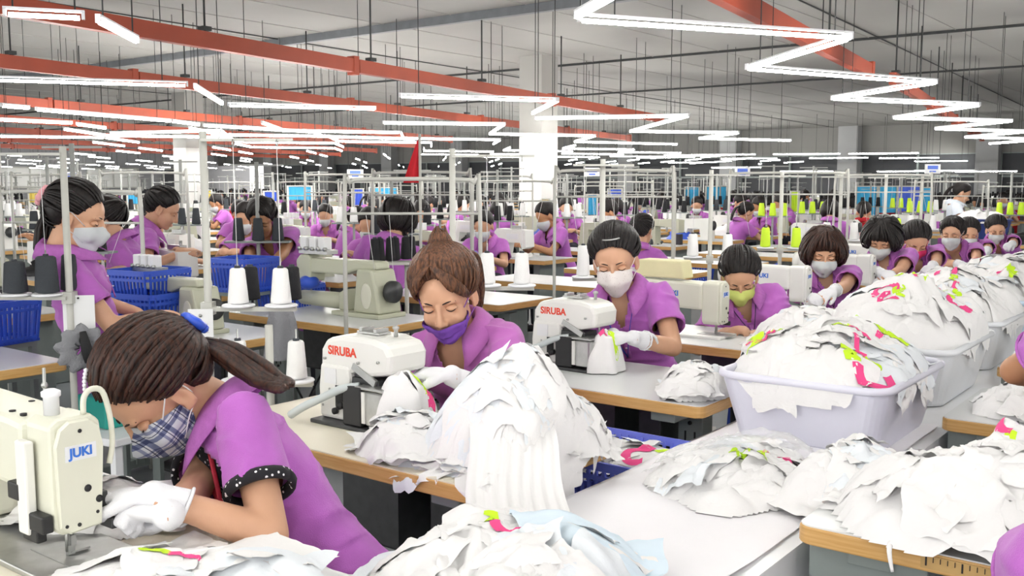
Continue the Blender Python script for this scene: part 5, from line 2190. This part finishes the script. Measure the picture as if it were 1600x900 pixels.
# ================= second line (left, behind) =================
bl = ['wood-edged table at the left edge with the scrunchie on its corner', 'table carrying the first khaki long-arm machine', 'wide table of the khaki long-arm machine left of the violet-masked woman', 'wood-edged table behind the chestnut-haired woman', 'table right of the column, second line']
for k, (y, xr, L) in enumerate(((1.45, -3.76, 1.1), (2.50, -3.62, 1.1), (3.31, -3.42, 1.1), (4.45, -3.50, 1.1), (5.6, -3.55, 1.1), (6.75, -3.55, 1.1), (7.9, -3.55, 1.1), (9.05, -3.55, 1.1))):
    sewing_table(xr, y, bl[k] if k < 5 else 'second-line sewing table behind the %s' % ('pale-masked woman', 'yellow-green masked woman', 'bob-haired woman')[k - 5], L=L, wood=M_DWOOD if k == 3 else M_WOOD, detail=k < 4, group='sewing tables of the second line')
longarm((-3.74, 3.68, TZ), 'khaki long-arm machine on the wide table left of the violet-masked woman').scale = (1.15, 1.15, 1.15)
longarm((-3.98, 2.76, TZ), 'khaki long-arm machine behind the near white cones, blue baskets under its arm')
# cream plate cover at the left edge table
MB_ = MB().prism([(-4.25, TZ), (-4.25, TZ + .10), (-4.12, TZ + .105), (-3.93, TZ + .03), (-3.90, TZ)], 'y', 1.70, 1.76).build('machine_cover', M_CREAM)
tag(MB_, 'cream fan-shaped machine cover at the left edge', 'machine cover')

# scrunchie cloth hanging at the table corner
mb = MB()
P = []
c = at(128, 545, x=-3.55)
for i in range(41):
    row = []
    for j in range(17):
        a, b = 2 * PI * i / 40, 2 * PI * j / 16
        rr = .052 + .034 * (1 + .35 * math.sin(a * 9) + .25 * noise.noise(Vector((a * 3, b * 2, 1)))) * math.cos(b)
        row.append((c.x + .3 * rr * math.cos(a) + .02 * math.sin(b), c.y + rr * math.cos(a), c.z + rr * math.sin(a) * 1.0 + .035 * math.sin(b) * .3))
    P.append(row)
mb.grid(P)
tag(mb.build('scrunchie', M_GREYC), 'big gathered grey scrunchie hanging at the corner of the left table', 'scrunchie')
mb = MB()
mb.tube([(c.x + .03, c.y - .01, c.z + .07), (c.x + .035, c.y, c.z), (c.x + .03, c.y + .005, c.z - .05)], [.012, .022, .012], 8)
tag(mb.build('black_ribbon', M_RUBBER), 'black ribbon knot in the middle of the grey scrunchie', 'ribbon')

# left stand with dark cones and a white card
st, cs = thread_stand(-3.62, 1.94, 1.62, 'leaning thread stand at left before the ponytailed woman', tray=1.06, arm=.17, n=3, rz=.65, off=-.19)
for i, (c, m, h, lab) in enumerate(zip(cs, (M_BCONE, M_DCONE, M_DCONE), (.15, .12, .14), ('tall black cone on a blue-white foot at the left edge', 'shorter charcoal cone in the middle at left', 'charcoal cone beside the ponytailed woman'))):
    cone(c, m, lab, h=h, r0=.044, r1=.036)
cone(cs[2] + Vector((-.02, .10, 0)), M_DCONE, 'charcoal cone half hidden behind its neighbour at left', h=.14)
t = thing('paper_card', 'blank white card hanging from the left thread stand', 'card', at(124, 500, x=-3.60), .85)
MB().box((0, 0, 0), (.115, .003, .19)).build('card', M_CARD, t)
MB().cyl((0, -.001, .085), (0, -.006, .085), .004, n=8).build('eyelet', M_DSTEEL, t)
t = thing('paper_card', 'white card with a grey round mark behind the ponytail', 'card', at(314, 513, x=-2.93), .75)
MB().box((0, 0, 0), (.085, .003, .135)).build('card', M_CARD, t)
MB().cyl((.0, -.001, .045), (0, -.004, .045), .006, n=12).box((0, -.002, .0), (.05, .001, .002)).box((0, -.002, -.015), (.055, .001, .002)).box((0, -.002, .015), (.05, .001, .002)).build('print', M_STEEL, t)['kind'] = 'stuff'
st, cs = thread_stand(at(325, 465, x=-2.95).x, at(325, 465, x=-2.95).y, 1.66, 'white thread stand pole behind the bent ponytailed woman', tray=1.055, arm=.125, n=2, rz=.65, off=.19)
for i, c in enumerate(cs):
    cone(c, M_WCONE, ['large white cone on the tall stand, left one of two', 'large white cone on the tall stand, right one of two'][i], h=.125, r0=.036, )
    cone(c + Vector((-.06, .10, 0)), M_BCONE, ['black cone peeking out left of the large white cones', 'black cone between the two large white cones'][i], h=.12)

# bench with teal box
t = thing('white_bench', 'small white bench with straight legs below the left table', 'bench', (-3.70, 2.18, 0), .1)
MB().prism(rrect(-.30, -.2, .22, .2, .02), 'z', .47, .50, .004).build('benchtop', M_WPLA, t)
for sx in (-.27, .19):
    for sy in (-.17, .17):
        MB().box((sx, sy, .235), (.032, .032, .47)).build('leg', M_WPLA, t)
tag(MB().box((-3.74, 2.16, .56), (.22, .18, .12)).build('teal_box', M_TEAL, bevel=.01), 'teal plastic box on the white bench', 'box')
# grey cloth hanging on a table corner
garment_at(tuple(at(442, 560, x=-3.3)), .07, .07, .26, 6.3, 'grey cloth draped over the corner of the wide table', m=M_GREYC, name='grey_cloth')
# baskets of the second line
for k, (px, py, x, z, w, lab) in enumerate(((235, 452, -4.3, None, .28, 'bright blue basket under the first long-arm machine'), (240, 488, -4.2, None, .30, 'bright blue basket lower under the first long-arm machine'), (382, 430, -4.6, None, .30, 'large bright blue basket behind the large white cones'),
                                           (0, 505, -4.4, None, .2, 'blue basket at the left edge'), (455, 470, -4.5, None, .3, 'blue basket behind the wide table'), (660, 450, -4.7, None, .3, 'blue basket right of the khaki machine'),
                                           (935, 440, -5.2, None, .36, 'blue basket behind the pale-masked woman'), (1085, 425, -4.6, None, .36, 'blue basket near the yellow-green masked woman'), (1240, 428, -3.9, None, .36, 'blue basket left of the bob-haired woman'))):
    c = at(px, py, x=x)
    basket((c.x, c.y, c.z - .09), w, .3, .18, lab, M_BLUE, rz=.2, ribs=k < 3, group='blue baskets of the second line')
    t = thing('basket_stand', 'grey stand under the ' + lab[:60], 'stand', (c.x, c.y, 0), .2)
    MB().box((0, 0, c.z - .10), (w * .8, .24, .02)).build('shelf', M_GREYP, t)
    for sx in (-1, 1):
        for sy in (-1, 1):
            MB().box((sx * w * .36, sy * .10, (c.z - .11) / 2), (.025, .025, c.z - .11)).build('leg', M_GREYP, t)
# dark cones by the khaki machine
for k, (px, py) in enumerate(((594, 428), (618, 424), (643, 420), (586, 418), (610, 414), (634, 412))):
    c = at(px, py, x=-3.95)
    o = cone((c.x, c.y, 1.045), M_BCONE, '%s black cone of the %s row in the cluster behind the wide table' % (('left', 'middle', 'right')[k % 3], 'front' if k < 3 else 'back'), h=.13, r0=.03, r1=.022, group='black cones behind the wide table')
st = thing('cone_shelf', 'narrow shelf carrying the dark cones behind the wide table', 'shelf', (-3.95, 3.97, 0), .75)
MB().box((0, 0, 1.035), (.34, .16, .014)).build('shelf_board', M_POLE, st)
for s in (-.12, .12):
    MB().cyl((s, 0, 0), (s, 0, 1.03), .012, n=8).build('post', M_POLE, st)

# red pennant on a pole
c = at(645, 252, x=-4.3)
t = thing('red_pennant', 'red cloth pennant hanging on a pole above the machines', 'pennant', (c.x, c.y, 0), YAW)
MB().cyl((.045, 0, 0), (.045, 0, c.z + .17), .009, n=8).build('pole', M_POLE, t)
mb = MB()
P = []
for i in range(13):
    row = []
    for j in range(11):
        v, u = i / 12, j / 10
        wid = .008 + .105 * v
        row.append((.05 - u * wid, .018 * math.sin(u * 9) * v, c.z + .165 - v * .30 + u * .03 * v * (1 - v)))
    P.append(row)
mb.grid(P)
mb.build('pennant_cloth', M_REDC, t)

# ------- second and third line people
wp, ip = person('person', 'woman with long black ponytail, pink scrunchie and grey mask reaching to a machine at left', (-3.90, 2.24, .70), at(122, 342, x=-3.80), -.55,
       hr=(.25, -.30, 0), hands=(at(252, 492, x=-3.62), at(215, 488, x=-3.9)), style='tail', mask=(M_MASKG, dict(top=.45), 'grey mask'), hi=1, seed=14, glove=(0, 0), hs=1.12, tie=(0, -.95, .2),
       tail=[tuple(at(88, 330, x=-3.88)), tuple(at(72, 345, x=-3.92)), tuple(at(66, 385, x=-3.93)), tuple(at(70, 420, x=-3.92))])
td = Vector((0, -.95, .2)).normalized()
tc_ = ORI + td * (hair_r(td) + .026)
uu = td.orthogonal().normalized()
vv = td.cross(uu)
ring = [tc_ + (uu * math.cos(q) + vv * math.sin(q)) * (.024 + .004 * math.sin(7 * q)) for q in np.linspace(0, 2 * PI, 29)]
ip['headpart']('scrunchie', MB().tube(ring, .014, 8), mat('pink_scrunchie_cloth', '#e8a6ae', .9), 'pale pink scrunchie')
person('person', 'masked dark-haired woman facing left behind the ponytailed woman', (-5.3, 3.35, .64), at(164, 345, x=-5.5), PI * .75, hr=(0, -.3, 0), style='bangs', mask=(M_MASKG, dict(top=.45), 'grey mask'),
       hands=(at(190, 420, x=-5.2), at(170, 425, x=-5.2)), hi=1, seed=15, glove=(0, 0))
person('person', 'worker in purple bent to the right behind the tension units at left', (-6.1, 3.60, .62), at(255, 328, x=-5.9), -.5, hr=(.2, -.5, 0), style='tail', hands=(at(285, 395, x=-5.6), at(275, 390, x=-5.7)), hi=1, seed=16, glove=(0, 0))
person('person', 'short-haired worker facing the viewer, looking down behind the large white cones', (-5.5, 4.75, .62), at(409, 343, x=-5.35), PI + .7, hr=(0, -.55, 0), style='bangs', hands=(at(400, 420, x=-5.1), at(420, 420, x=-5.0)), hi=1, seed=17, glove=(0, 0), skin=M_SKIN2)
person('person', 'woman seen from behind with long loose black hair and purple polo', (-4.62, 4.55, .64), at(622, 345, x=-4.55), .45, hr=(.1, -.25, 0), style='bob', hands=(at(560, 400, x=-4.8), at(600, 400, x=-4.8)), hi=1, seed=18, glove=(0, 0),
       tail=[tuple(at(622, 350, x=-4.50)), tuple(at(630, 375, x=-4.50)), tuple(at(638, 392, x=-4.5))], hs=1.15)
person('person', 'woman seen from behind at left of the pale-masked woman, near the centre', (-4.3, 7.3, .56), at(1004, 362, x=-4.25), .3, hr=(.2, -.2, 0), style='tail', hands=(at(1030, 410, x=-4.1), at(1010, 410, x=-4.3)), hi=1, seed=19, glove=(0, 0))
# ================= far field: every further sewing line =================
def far_machine_proto():
    t = thing('sewing_machine', 'white sewing machine at a far work station', 'sewing machine', (0, 0, -50), 0, 'far sewing machines')
    MB().prism([(-.24, .0), (-.24, .24), (-.21, .27), (.13, .26), (.14, .10), (.09, .08), (.07, .14), (-.10, .14), (-.12, .03), (.12, .03), (.12, .0)], 'y', -.07, .07).build('machine_arm', M_OFFW, t)
    MB().box((-.02, -.072, .20), (.14, .004, .05)).build('badge', M_CARD, t)
    MB().cyl((-.24, 0, .18), (-.27, 0, .18), .06, n=10).build('handwheel', M_DSTEEL, t)
    MB().box((.0, 0, .285), (.16, .05, .03)).cyl((.05, 0, .28), (.05, 0, .33), .012, n=6).build('thread_guide', M_STEEL, t)
    return t


def far_machine_proto2():
    t = thing('long_arm_machine', 'khaki sewing machine with tension units at a far work station', 'sewing machine', (0, 0, -50), 0, 'far khaki machines')
    MB().prism([(-.05, .0), (-.045, .22), (-.30, .20), (-.32, .14), (-.36, .15), (-.36, .29), (-.30, .30), (.05, .29), (.10, .0)], 'y', -.06, .06).build('machine_arm', M_CREAM2, t)
    for k in range(3):
        MB().box((-.30 + k * .08, -.02, .335), (.055, .05, .06)).build('tension_unit', M_CARD, t)
    MB().box((-.33, 0, .07), (.06, .06, .12)).build('bed_block', M_DSTEEL, t)
    return t


def far_table_proto():
    t = thing('sewing_table', 'table of a far work station', 'table', (0, 0, -50), 0, 'far sewing tables')
    MB().box((0, 0, TZ - .02), (1.08, .55, .036)).build('edge_band', M_WOOD, t)
    MB().box((0, 0, TZ - .001), (1.07, .54, .003)).build('tabletop', mat('far_table_grey', '#aeb1b3', .5), t)
    for s in (-.4, .4):
        MB().box((s, 0, .38), (.07, .4, .75)).build('leg', M_GREYP, t)
    return t


M_FST = mat('far_stand_grey', '#9ea09c', .5)


def far_stand_proto(v):
    t = thing('thread_stand', 'pale thread stand with cross bars at a far work station', 'thread stand', (0, 0, -50), 0, 'far thread stands')
    h = (1.62, 1.52, 1.70)[v]
    MB().cyl((0, 0, 0), (0, 0, h), .014, n=6).build('pole', M_FST, t)
    MB().box((0, 0, h - .02), (.34, .012, .012)).build('guide_bar', M_FST, t)
    if v == 1:
        MB().box((0, 0, h - .13), (.30, .010, .010)).build('lower_guide_bar', M_FST, t)
    MB().box((0, 0, 1.10), (.42, .12, .012)).build('tray_bar', M_GREYP, t)
    if v < 1:
        for x in (-.14, .14):
            MB().cyl((x, 0, 1.24), (x, -.02, h - .02), .0016, n=3).build('thread', M_WCONE, t)
    return t


fm = [far_machine_proto(), far_machine_proto2()]
ft = far_table_proto()
fs = [far_stand_proto(v) for v in range(3)]

GP = 'workers at the far stations'
fp = []
for k, (fac, lean, style, tail, m, sh_, sk) in enumerate((
        (PI + .5, .16, 'tail', None, (M_MASKG, dict(top=.42), 'grey mask'), M_SHIRT, M_SKIN),
        (PI + .9, .20, 'bangs', None, None, M_SHIRT, M_SKIN),
        (.3, .14, 'bob', None, None, M_SHIRT, M_SKIN),
        (-.6, .18, 'tail', 1, None, M_SHIRT, M_SKIN),
        (PI - .6, .2, 'tail', None, (M_MASKG, dict(top=.42), 'white mask'), M_SHIRT, M_SKIN2),
        (.1, .1, 'tail', 1, None, M_REDC, M_SKIN))):
    fx, fy = -math.sin(fac), math.cos(fac)
    o, i_ = person('person', 'seated worker in purple with dark hair at a far work station', (0, 0, .60), (fx * lean, fy * lean, 1.12), fac, hr=(0, -.4 - .1 * (k % 3), 0),
                   hands=((fx * .45 + fy * .1, fy * .45 - fx * .1, .86), (fx * .45 - fy * .1, fy * .45 + fx * .1, .86)), style=style, mask=m, hi=0, seed=30 + k, shirt=sh_, glove=(0, 0), skin=sk, group=GP,
                   tail=[(0, -.11, .05), (0, -.15, .0), (0, -.16, -.08), (0, -.15, -.16)] if tail else None, hs=1.12)
    fp.append(o)
first = {}


def put(proto, loc, rz=None, label=None, group=None):
    if group:
        proto['group'] = group
    if proto.name not in first:
        first[proto.name] = 1
        dup_children = _kidcache.get(proto.name)
        if dup_children is None:
            _kidcache[proto.name] = [(c, list(c.children)) for c in proto.children]
        proto.location = loc
        if rz is not None:
            proto.rotation_euler = (0, 0, rz)
        if label:
            proto['label'] = label
        return proto
    return dup(proto, loc, rz, label, group)


rf = random.Random(11)
bundles = []
n_b = 0
for q_, m_ in enumerate((M_DCONE, M_BLACK, M_WHITE, M_BLUE)):
    mb = MB()
    P = []
    for i in range(15):
        row = []
        for j in range(8):
            a, b = 2 * PI * i / 14, PI * .5 * j / 7
            v = Vector((math.cos(a) * math.sin(b), math.sin(a) * math.sin(b), math.cos(b)))
            w_ = 1 + .35 * noise.noise(v * 2.5 + Vector((q_, 0, 0)))
            row.append((v.x * .17 * w_, v.y * .14 * w_, v.z * .12 * w_))
        P.append(row)
    mb.grid(P)
    bundles.append(tag(mb.build('cloth_bundle', m_, loc=(0, 0, -50)), 'cloth bundle', 'bundle', 'cloth bundles at the far stations'))
pillars = [(-8.53, 11.75), (-17.6, 12.1), (-26.5, 12.2)]
taken = [(-5.4, 3.35), (-6.1, 3.6), (-5.5, 4.75), (-4.62, 4.55), (-4.3, 7.3)]
n_st = n_pp = n_cone = 0
cone_far = MB()
rows_far = []
for k in range(6):
    rows_far.append((-5.75 - 1.75 * k, 1.25, 1.0))
for k in range(9):
    rows_far.append((-16.6 - 2.7 * k, 1.75, .8))
rows_far.insert(0, (-4.1, 1.25, 1.0))
rows_far.insert(0, (-2.0, 1.3, 1.0))
rows_far.append((-.3, 1.3, 1.0))
ri_lab = {len(rows_far) - 1: 0}
for q_ in range(len(rows_far) - 1):
    ri_lab[q_] = q_ + 1
for ri, (X, pitch, dens) in enumerate(rows_far):
    si = 0
    Y = {0: 12.6, 1: 10.4}.get(ri, 1.2)
    if X == -.3:
        Y = 7.8
    Y += rf.random() * .3
    while Y < YW - 1.5:
        y0 = Y
        Y += pitch
        c = Vector((X, y0, 1.2))
        a, b, d = project(c)
        if not inview(c, 60) or d < 3.5:
            continue
        if any(abs(X - p[0]) < .9 and abs(y0 - p[1]) < .7 for p in pillars):
            continue
        si += 1
        where = 'at the %s station of the %s line back' % (nth(si), nth(ri_lab[ri]))
        put(ft, (X, y0, 0), 0, 'sewing table ' + where)
        n_st += 1
        k_ = 0 if rf.random() < .62 else 1
        put(fm[k_], (X + rf.uniform(-.1, .15), y0, TZ), rf.choice([0, 0, PI]) + rf.uniform(-.1, .1), ('white machine ' if k_ == 0 else 'khaki machine ') + where)
        sx = X + rf.choice([-.48, .48])
        put(fs[rf.randrange(3)], (sx, y0 + .33, 0), rf.uniform(.4, .9), 'pale thread stand ' + where)
        # cones on the tray
        cm, cl_ = rf.choice([(M_BCONE, 'black'), (M_DCONE, 'charcoal'), (M_WCONE, 'white'), (M_BCONE, 'black')])
        if X > -5 and y0 > 8:
            cm, cl_ = rf.choice([(M_LCONE, 'lime'), (M_WCONE, 'white'), (M_LCONE, 'lime')])
        if d < 15 and n_cone < 240:
            for q, qn in ((-.13, 'left '), (0, 'middle '), (.13, 'right ')):
                cone((sx + q * .8, y0 + .33 + q * .6, 1.107), cm, qn + cl_ + ' cone ' + where, h=.15, group=cl_ + ' cones on the far stands', part=False, r0=.04, r1=.028)
                n_cone += 1
        else:
            for q in (-.13, 0, .13):
                cone_far.lathe([(.04, 0), (.03, .15)], (sx + q * .8, y0 + .33 + q * .6, 1.107), n=6)
        if n_b < 200 and rf.random() < .7:
            q_ = rf.randrange(4)
            n_b += 1
            put(bundles[q_], (X + rf.uniform(-.4, .4), y0 + rf.uniform(-.12, .12), TZ + .001), rf.uniform(0, 6), ('charcoal', 'black', 'white', 'blue')[q_] + ' cloth bundle ' + where)
        n_try = 0
        if rf.random() < (.80 if d < 20 else .5) and n_pp < 200:
            px_w, py_w = X + rf.uniform(0, .22) * (1 if sx < X else -1), y0 + pitch * .5 + .12
            if all(math.hypot(px_w - p[0], py_w - p[1]) > .55 for p in taken + pillars):
                if rf.random() < .03:
                    p = put(fp[5], (px_w, py_w, 0), rf.uniform(-.5, .5), 'worker in a red top seated ' + where, 'far workers in red')
                else:
                    kk = rf.randrange(5)
                    base_r = (PI + .5, PI + .9, .3, -.6, PI - .6)[kk]
                    p = put(fp[kk], (px_w, py_w, 0), base_r + rf.uniform(-.3, .3), ('masked ponytailed', 'fringed', 'bob-haired', 'long-ponytailed', 'tanned masked')[kk] + ' purple worker ' + where)
                n_pp += 1
                p.scale = (1, 1, rf.uniform(.97, 1.05))
o = cone_far.build('thread_cones', M_BCONE)
tag(o, 'mass of dark thread cones on the farthest stands', 'thread cones', kind='stuff')
print('STATIONS', n_st, 'PEOPLE', n_pp, 'CONES', n_cone)

# rail frames over the lines
frl = 0
for X, ys in ((-3.2, (3.4, 5.2)), (-4.9, (3.0, 4.6, 6.4, 8.4)), (-6.7, (4.2, 6.2, 8.6, 11)), (-8.9, (4.6, 7, 9.2, 14)), (-12.1, (6, 9, 12, 16)), (-15.4, (8, 12, 16, 20)), (-2.9, (7.2, 9.5, 12, 15, 19))):
    for y in ys:
        z = rf.choice([1.44, 1.5, 1.56])
        frl += 1
        if frl == 1:
            ppl = [(o.location.x, o.location.y) for o in COL.objects if o.get('category') == 'person']
        y0_ = y
        for dy in (0, .35, -.35, .7, -.7, 1.0):
            y = y0_ + dy
            if all(math.hypot(X - a, y - b) > .62 for a, b in ppl):
                break
        t = thing('pipe_frame', '%s pale bent pipe frame, counted from the front right, over the machines' % nth(frl), 'frame', (X, y, 0), rf.choice([.35, .5, .65]), 'pipe frames over the lines')
        L = rf.uniform(.6, .9)
        pts = smooth_path([(-L / 2, 0, 0), (-L / 2, 0, z - .10), (-L / 2 + .03, 0, z - .02), (-L / 2 + .10, 0, z), (L / 2 - .10, 0, z), (L / 2 - .03, 0, z - .02), (L / 2, 0, z - .10), (L / 2, 0, 0)], 3)
        MB().tube(pts, .011, 6).build('bent_pipe', M_POLE, t)
        MB().cyl((-L / 2, 0, z - .16), (L / 2, 0, z - .16), .007, n=6).build('rail', M_POLE, t)
        for q in np.linspace(-L / 2 + .1, L / 2 - .1, 5):
            MB().cyl((q, 0, z - .16), (q * .8, -.05, 1.08), .0014, n=3).build('thread', M_WCONE, t)

# hanging cyan and blue panels, coloured tubs, racks at far right and middle
pan = [(1352, 292, 338, 30, M_CYAN, 17), (1385, 292, 332, 26, M_CYAN, 17), (1418, 292, 330, 34, M_BLUE, 17), (1445, 294, 330, 16, M_CYAN, 17), (1118, 292, 322, 30, M_CYAN, 20), (1080, 293, 325, 20, M_CYAN, 20),
       (470, 292, 312, 34, M_CYAN, 14), (425, 300, 314, 20, M_BLUE, 14), (600, 294, 304, 40, M_CYAN, 18), (560, 296, 320, 16, M_BLUE, 18), (60, 296, 316, 22, M_YEL, 15), (852, 312, 345, 12, M_YEL, 13), (925, 305, 335, 14, M_CYAN, 14), (960, 296, 316, 20, M_BLUE, 18),
       (1240, 300, 330, 12, M_LCONE, 15), (210, 300, 318, 16, M_CYAN, 16), (325, 298, 310, 14, M_YEL, 17)]
for (x, y0, y1, w, m, d) in pan:
    r = (x - 800) / FPX
    fx_, fy_ = (-math.sin(YAW) + r * math.cos(YAW)), (math.cos(YAW) + r * math.sin(YAW))
    z0, z1 = CAM_H + (287 - y1) / FPX * d, CAM_H + (287 - y0) / FPX * d
    ww = w / FPX * d
    pk = (globals().get('pk') or 0) + 1
    nmm = {M_CYAN.name: 'cyan', M_BLUE.name: 'blue', M_YEL.name: 'yellow', M_LCONE.name: 'lime'}[m.name]
    t = thing('cloth_rack', nmm + ' cloth on a rack behind the machines, %s of the hung cloths' % nth(pk), 'rack', (fx_ * d, fy_ * d, 0), YAW, nmm + ' cloths on far racks')
    P = [[(-ww / 2 + ww * i / 10, .02 * math.sin(i * 2.1) * (1 if j else .4), z1 - (z1 - z0) * j / 3) for j in range(4)] for i in range(11)]
    MB().grid(P).build('hanging_cloth', m, t)
    for s in (-1, 1):
        MB().cyl((s * ww * .55, 0, 0), (s * ww * .55, 0, z1 + .02), .015, n=6).build('post', M_POLE, t)
    MB().cyl((-ww * .55, 0, z1 + .01), (ww * .55, 0, z1 + .01), .012, n=6).build('rail', M_POLE, t)

# standing woman in white with a navy tub of cloth at far right
c = at(1497, 340, y=13.5)
o, _ = person('person', 'standing woman in a white top at far right beside a heaped navy tub', (c.x, c.y, .86), at(1503, 303, y=13.5), PI + 1.9, hr=(0, -.45, 0), hands=(at(1530, 338, y=13.3), at(1520, 340, y=13.2)), style='tail', hi=0, stand=True, shirt=mat('white_blue_top', '#dfe6f2', .85), seed=50, glove=(0, 0),
              tail=[(0, -.11, .05), (0, -.15, .0), (0, -.16, -.08), (0, -.15, -.16)])
c = at(1535, 352, y=12.6)
tub((c.x, c.y, .84), .55, .45, .22, 'navy tub on a trolley beside the standing woman', mat('navy_tub', '#2a3a78', .4), 0.4)
t = thing('trolley', 'trolley carrying the navy tub', 'trolley', (c.x, c.y, 0), .4)
MB().box((0, 0, .82), (.6, .5, .03)).build('deck', M_POLE, t)
for sx in (-1, 1):
    for sy in (-1, 1):
        MB().box((sx * .25, sy * .2, .40), (.03, .03, .80)).build('leg', M_POLE, t)
heap('garment_heap', 'white cloth heaped in the navy tub at far right', c.x, c.y, 1.02, .27, .22, .13, .4, 90, sheets=8, group='heaps of white garments', amp=.02)
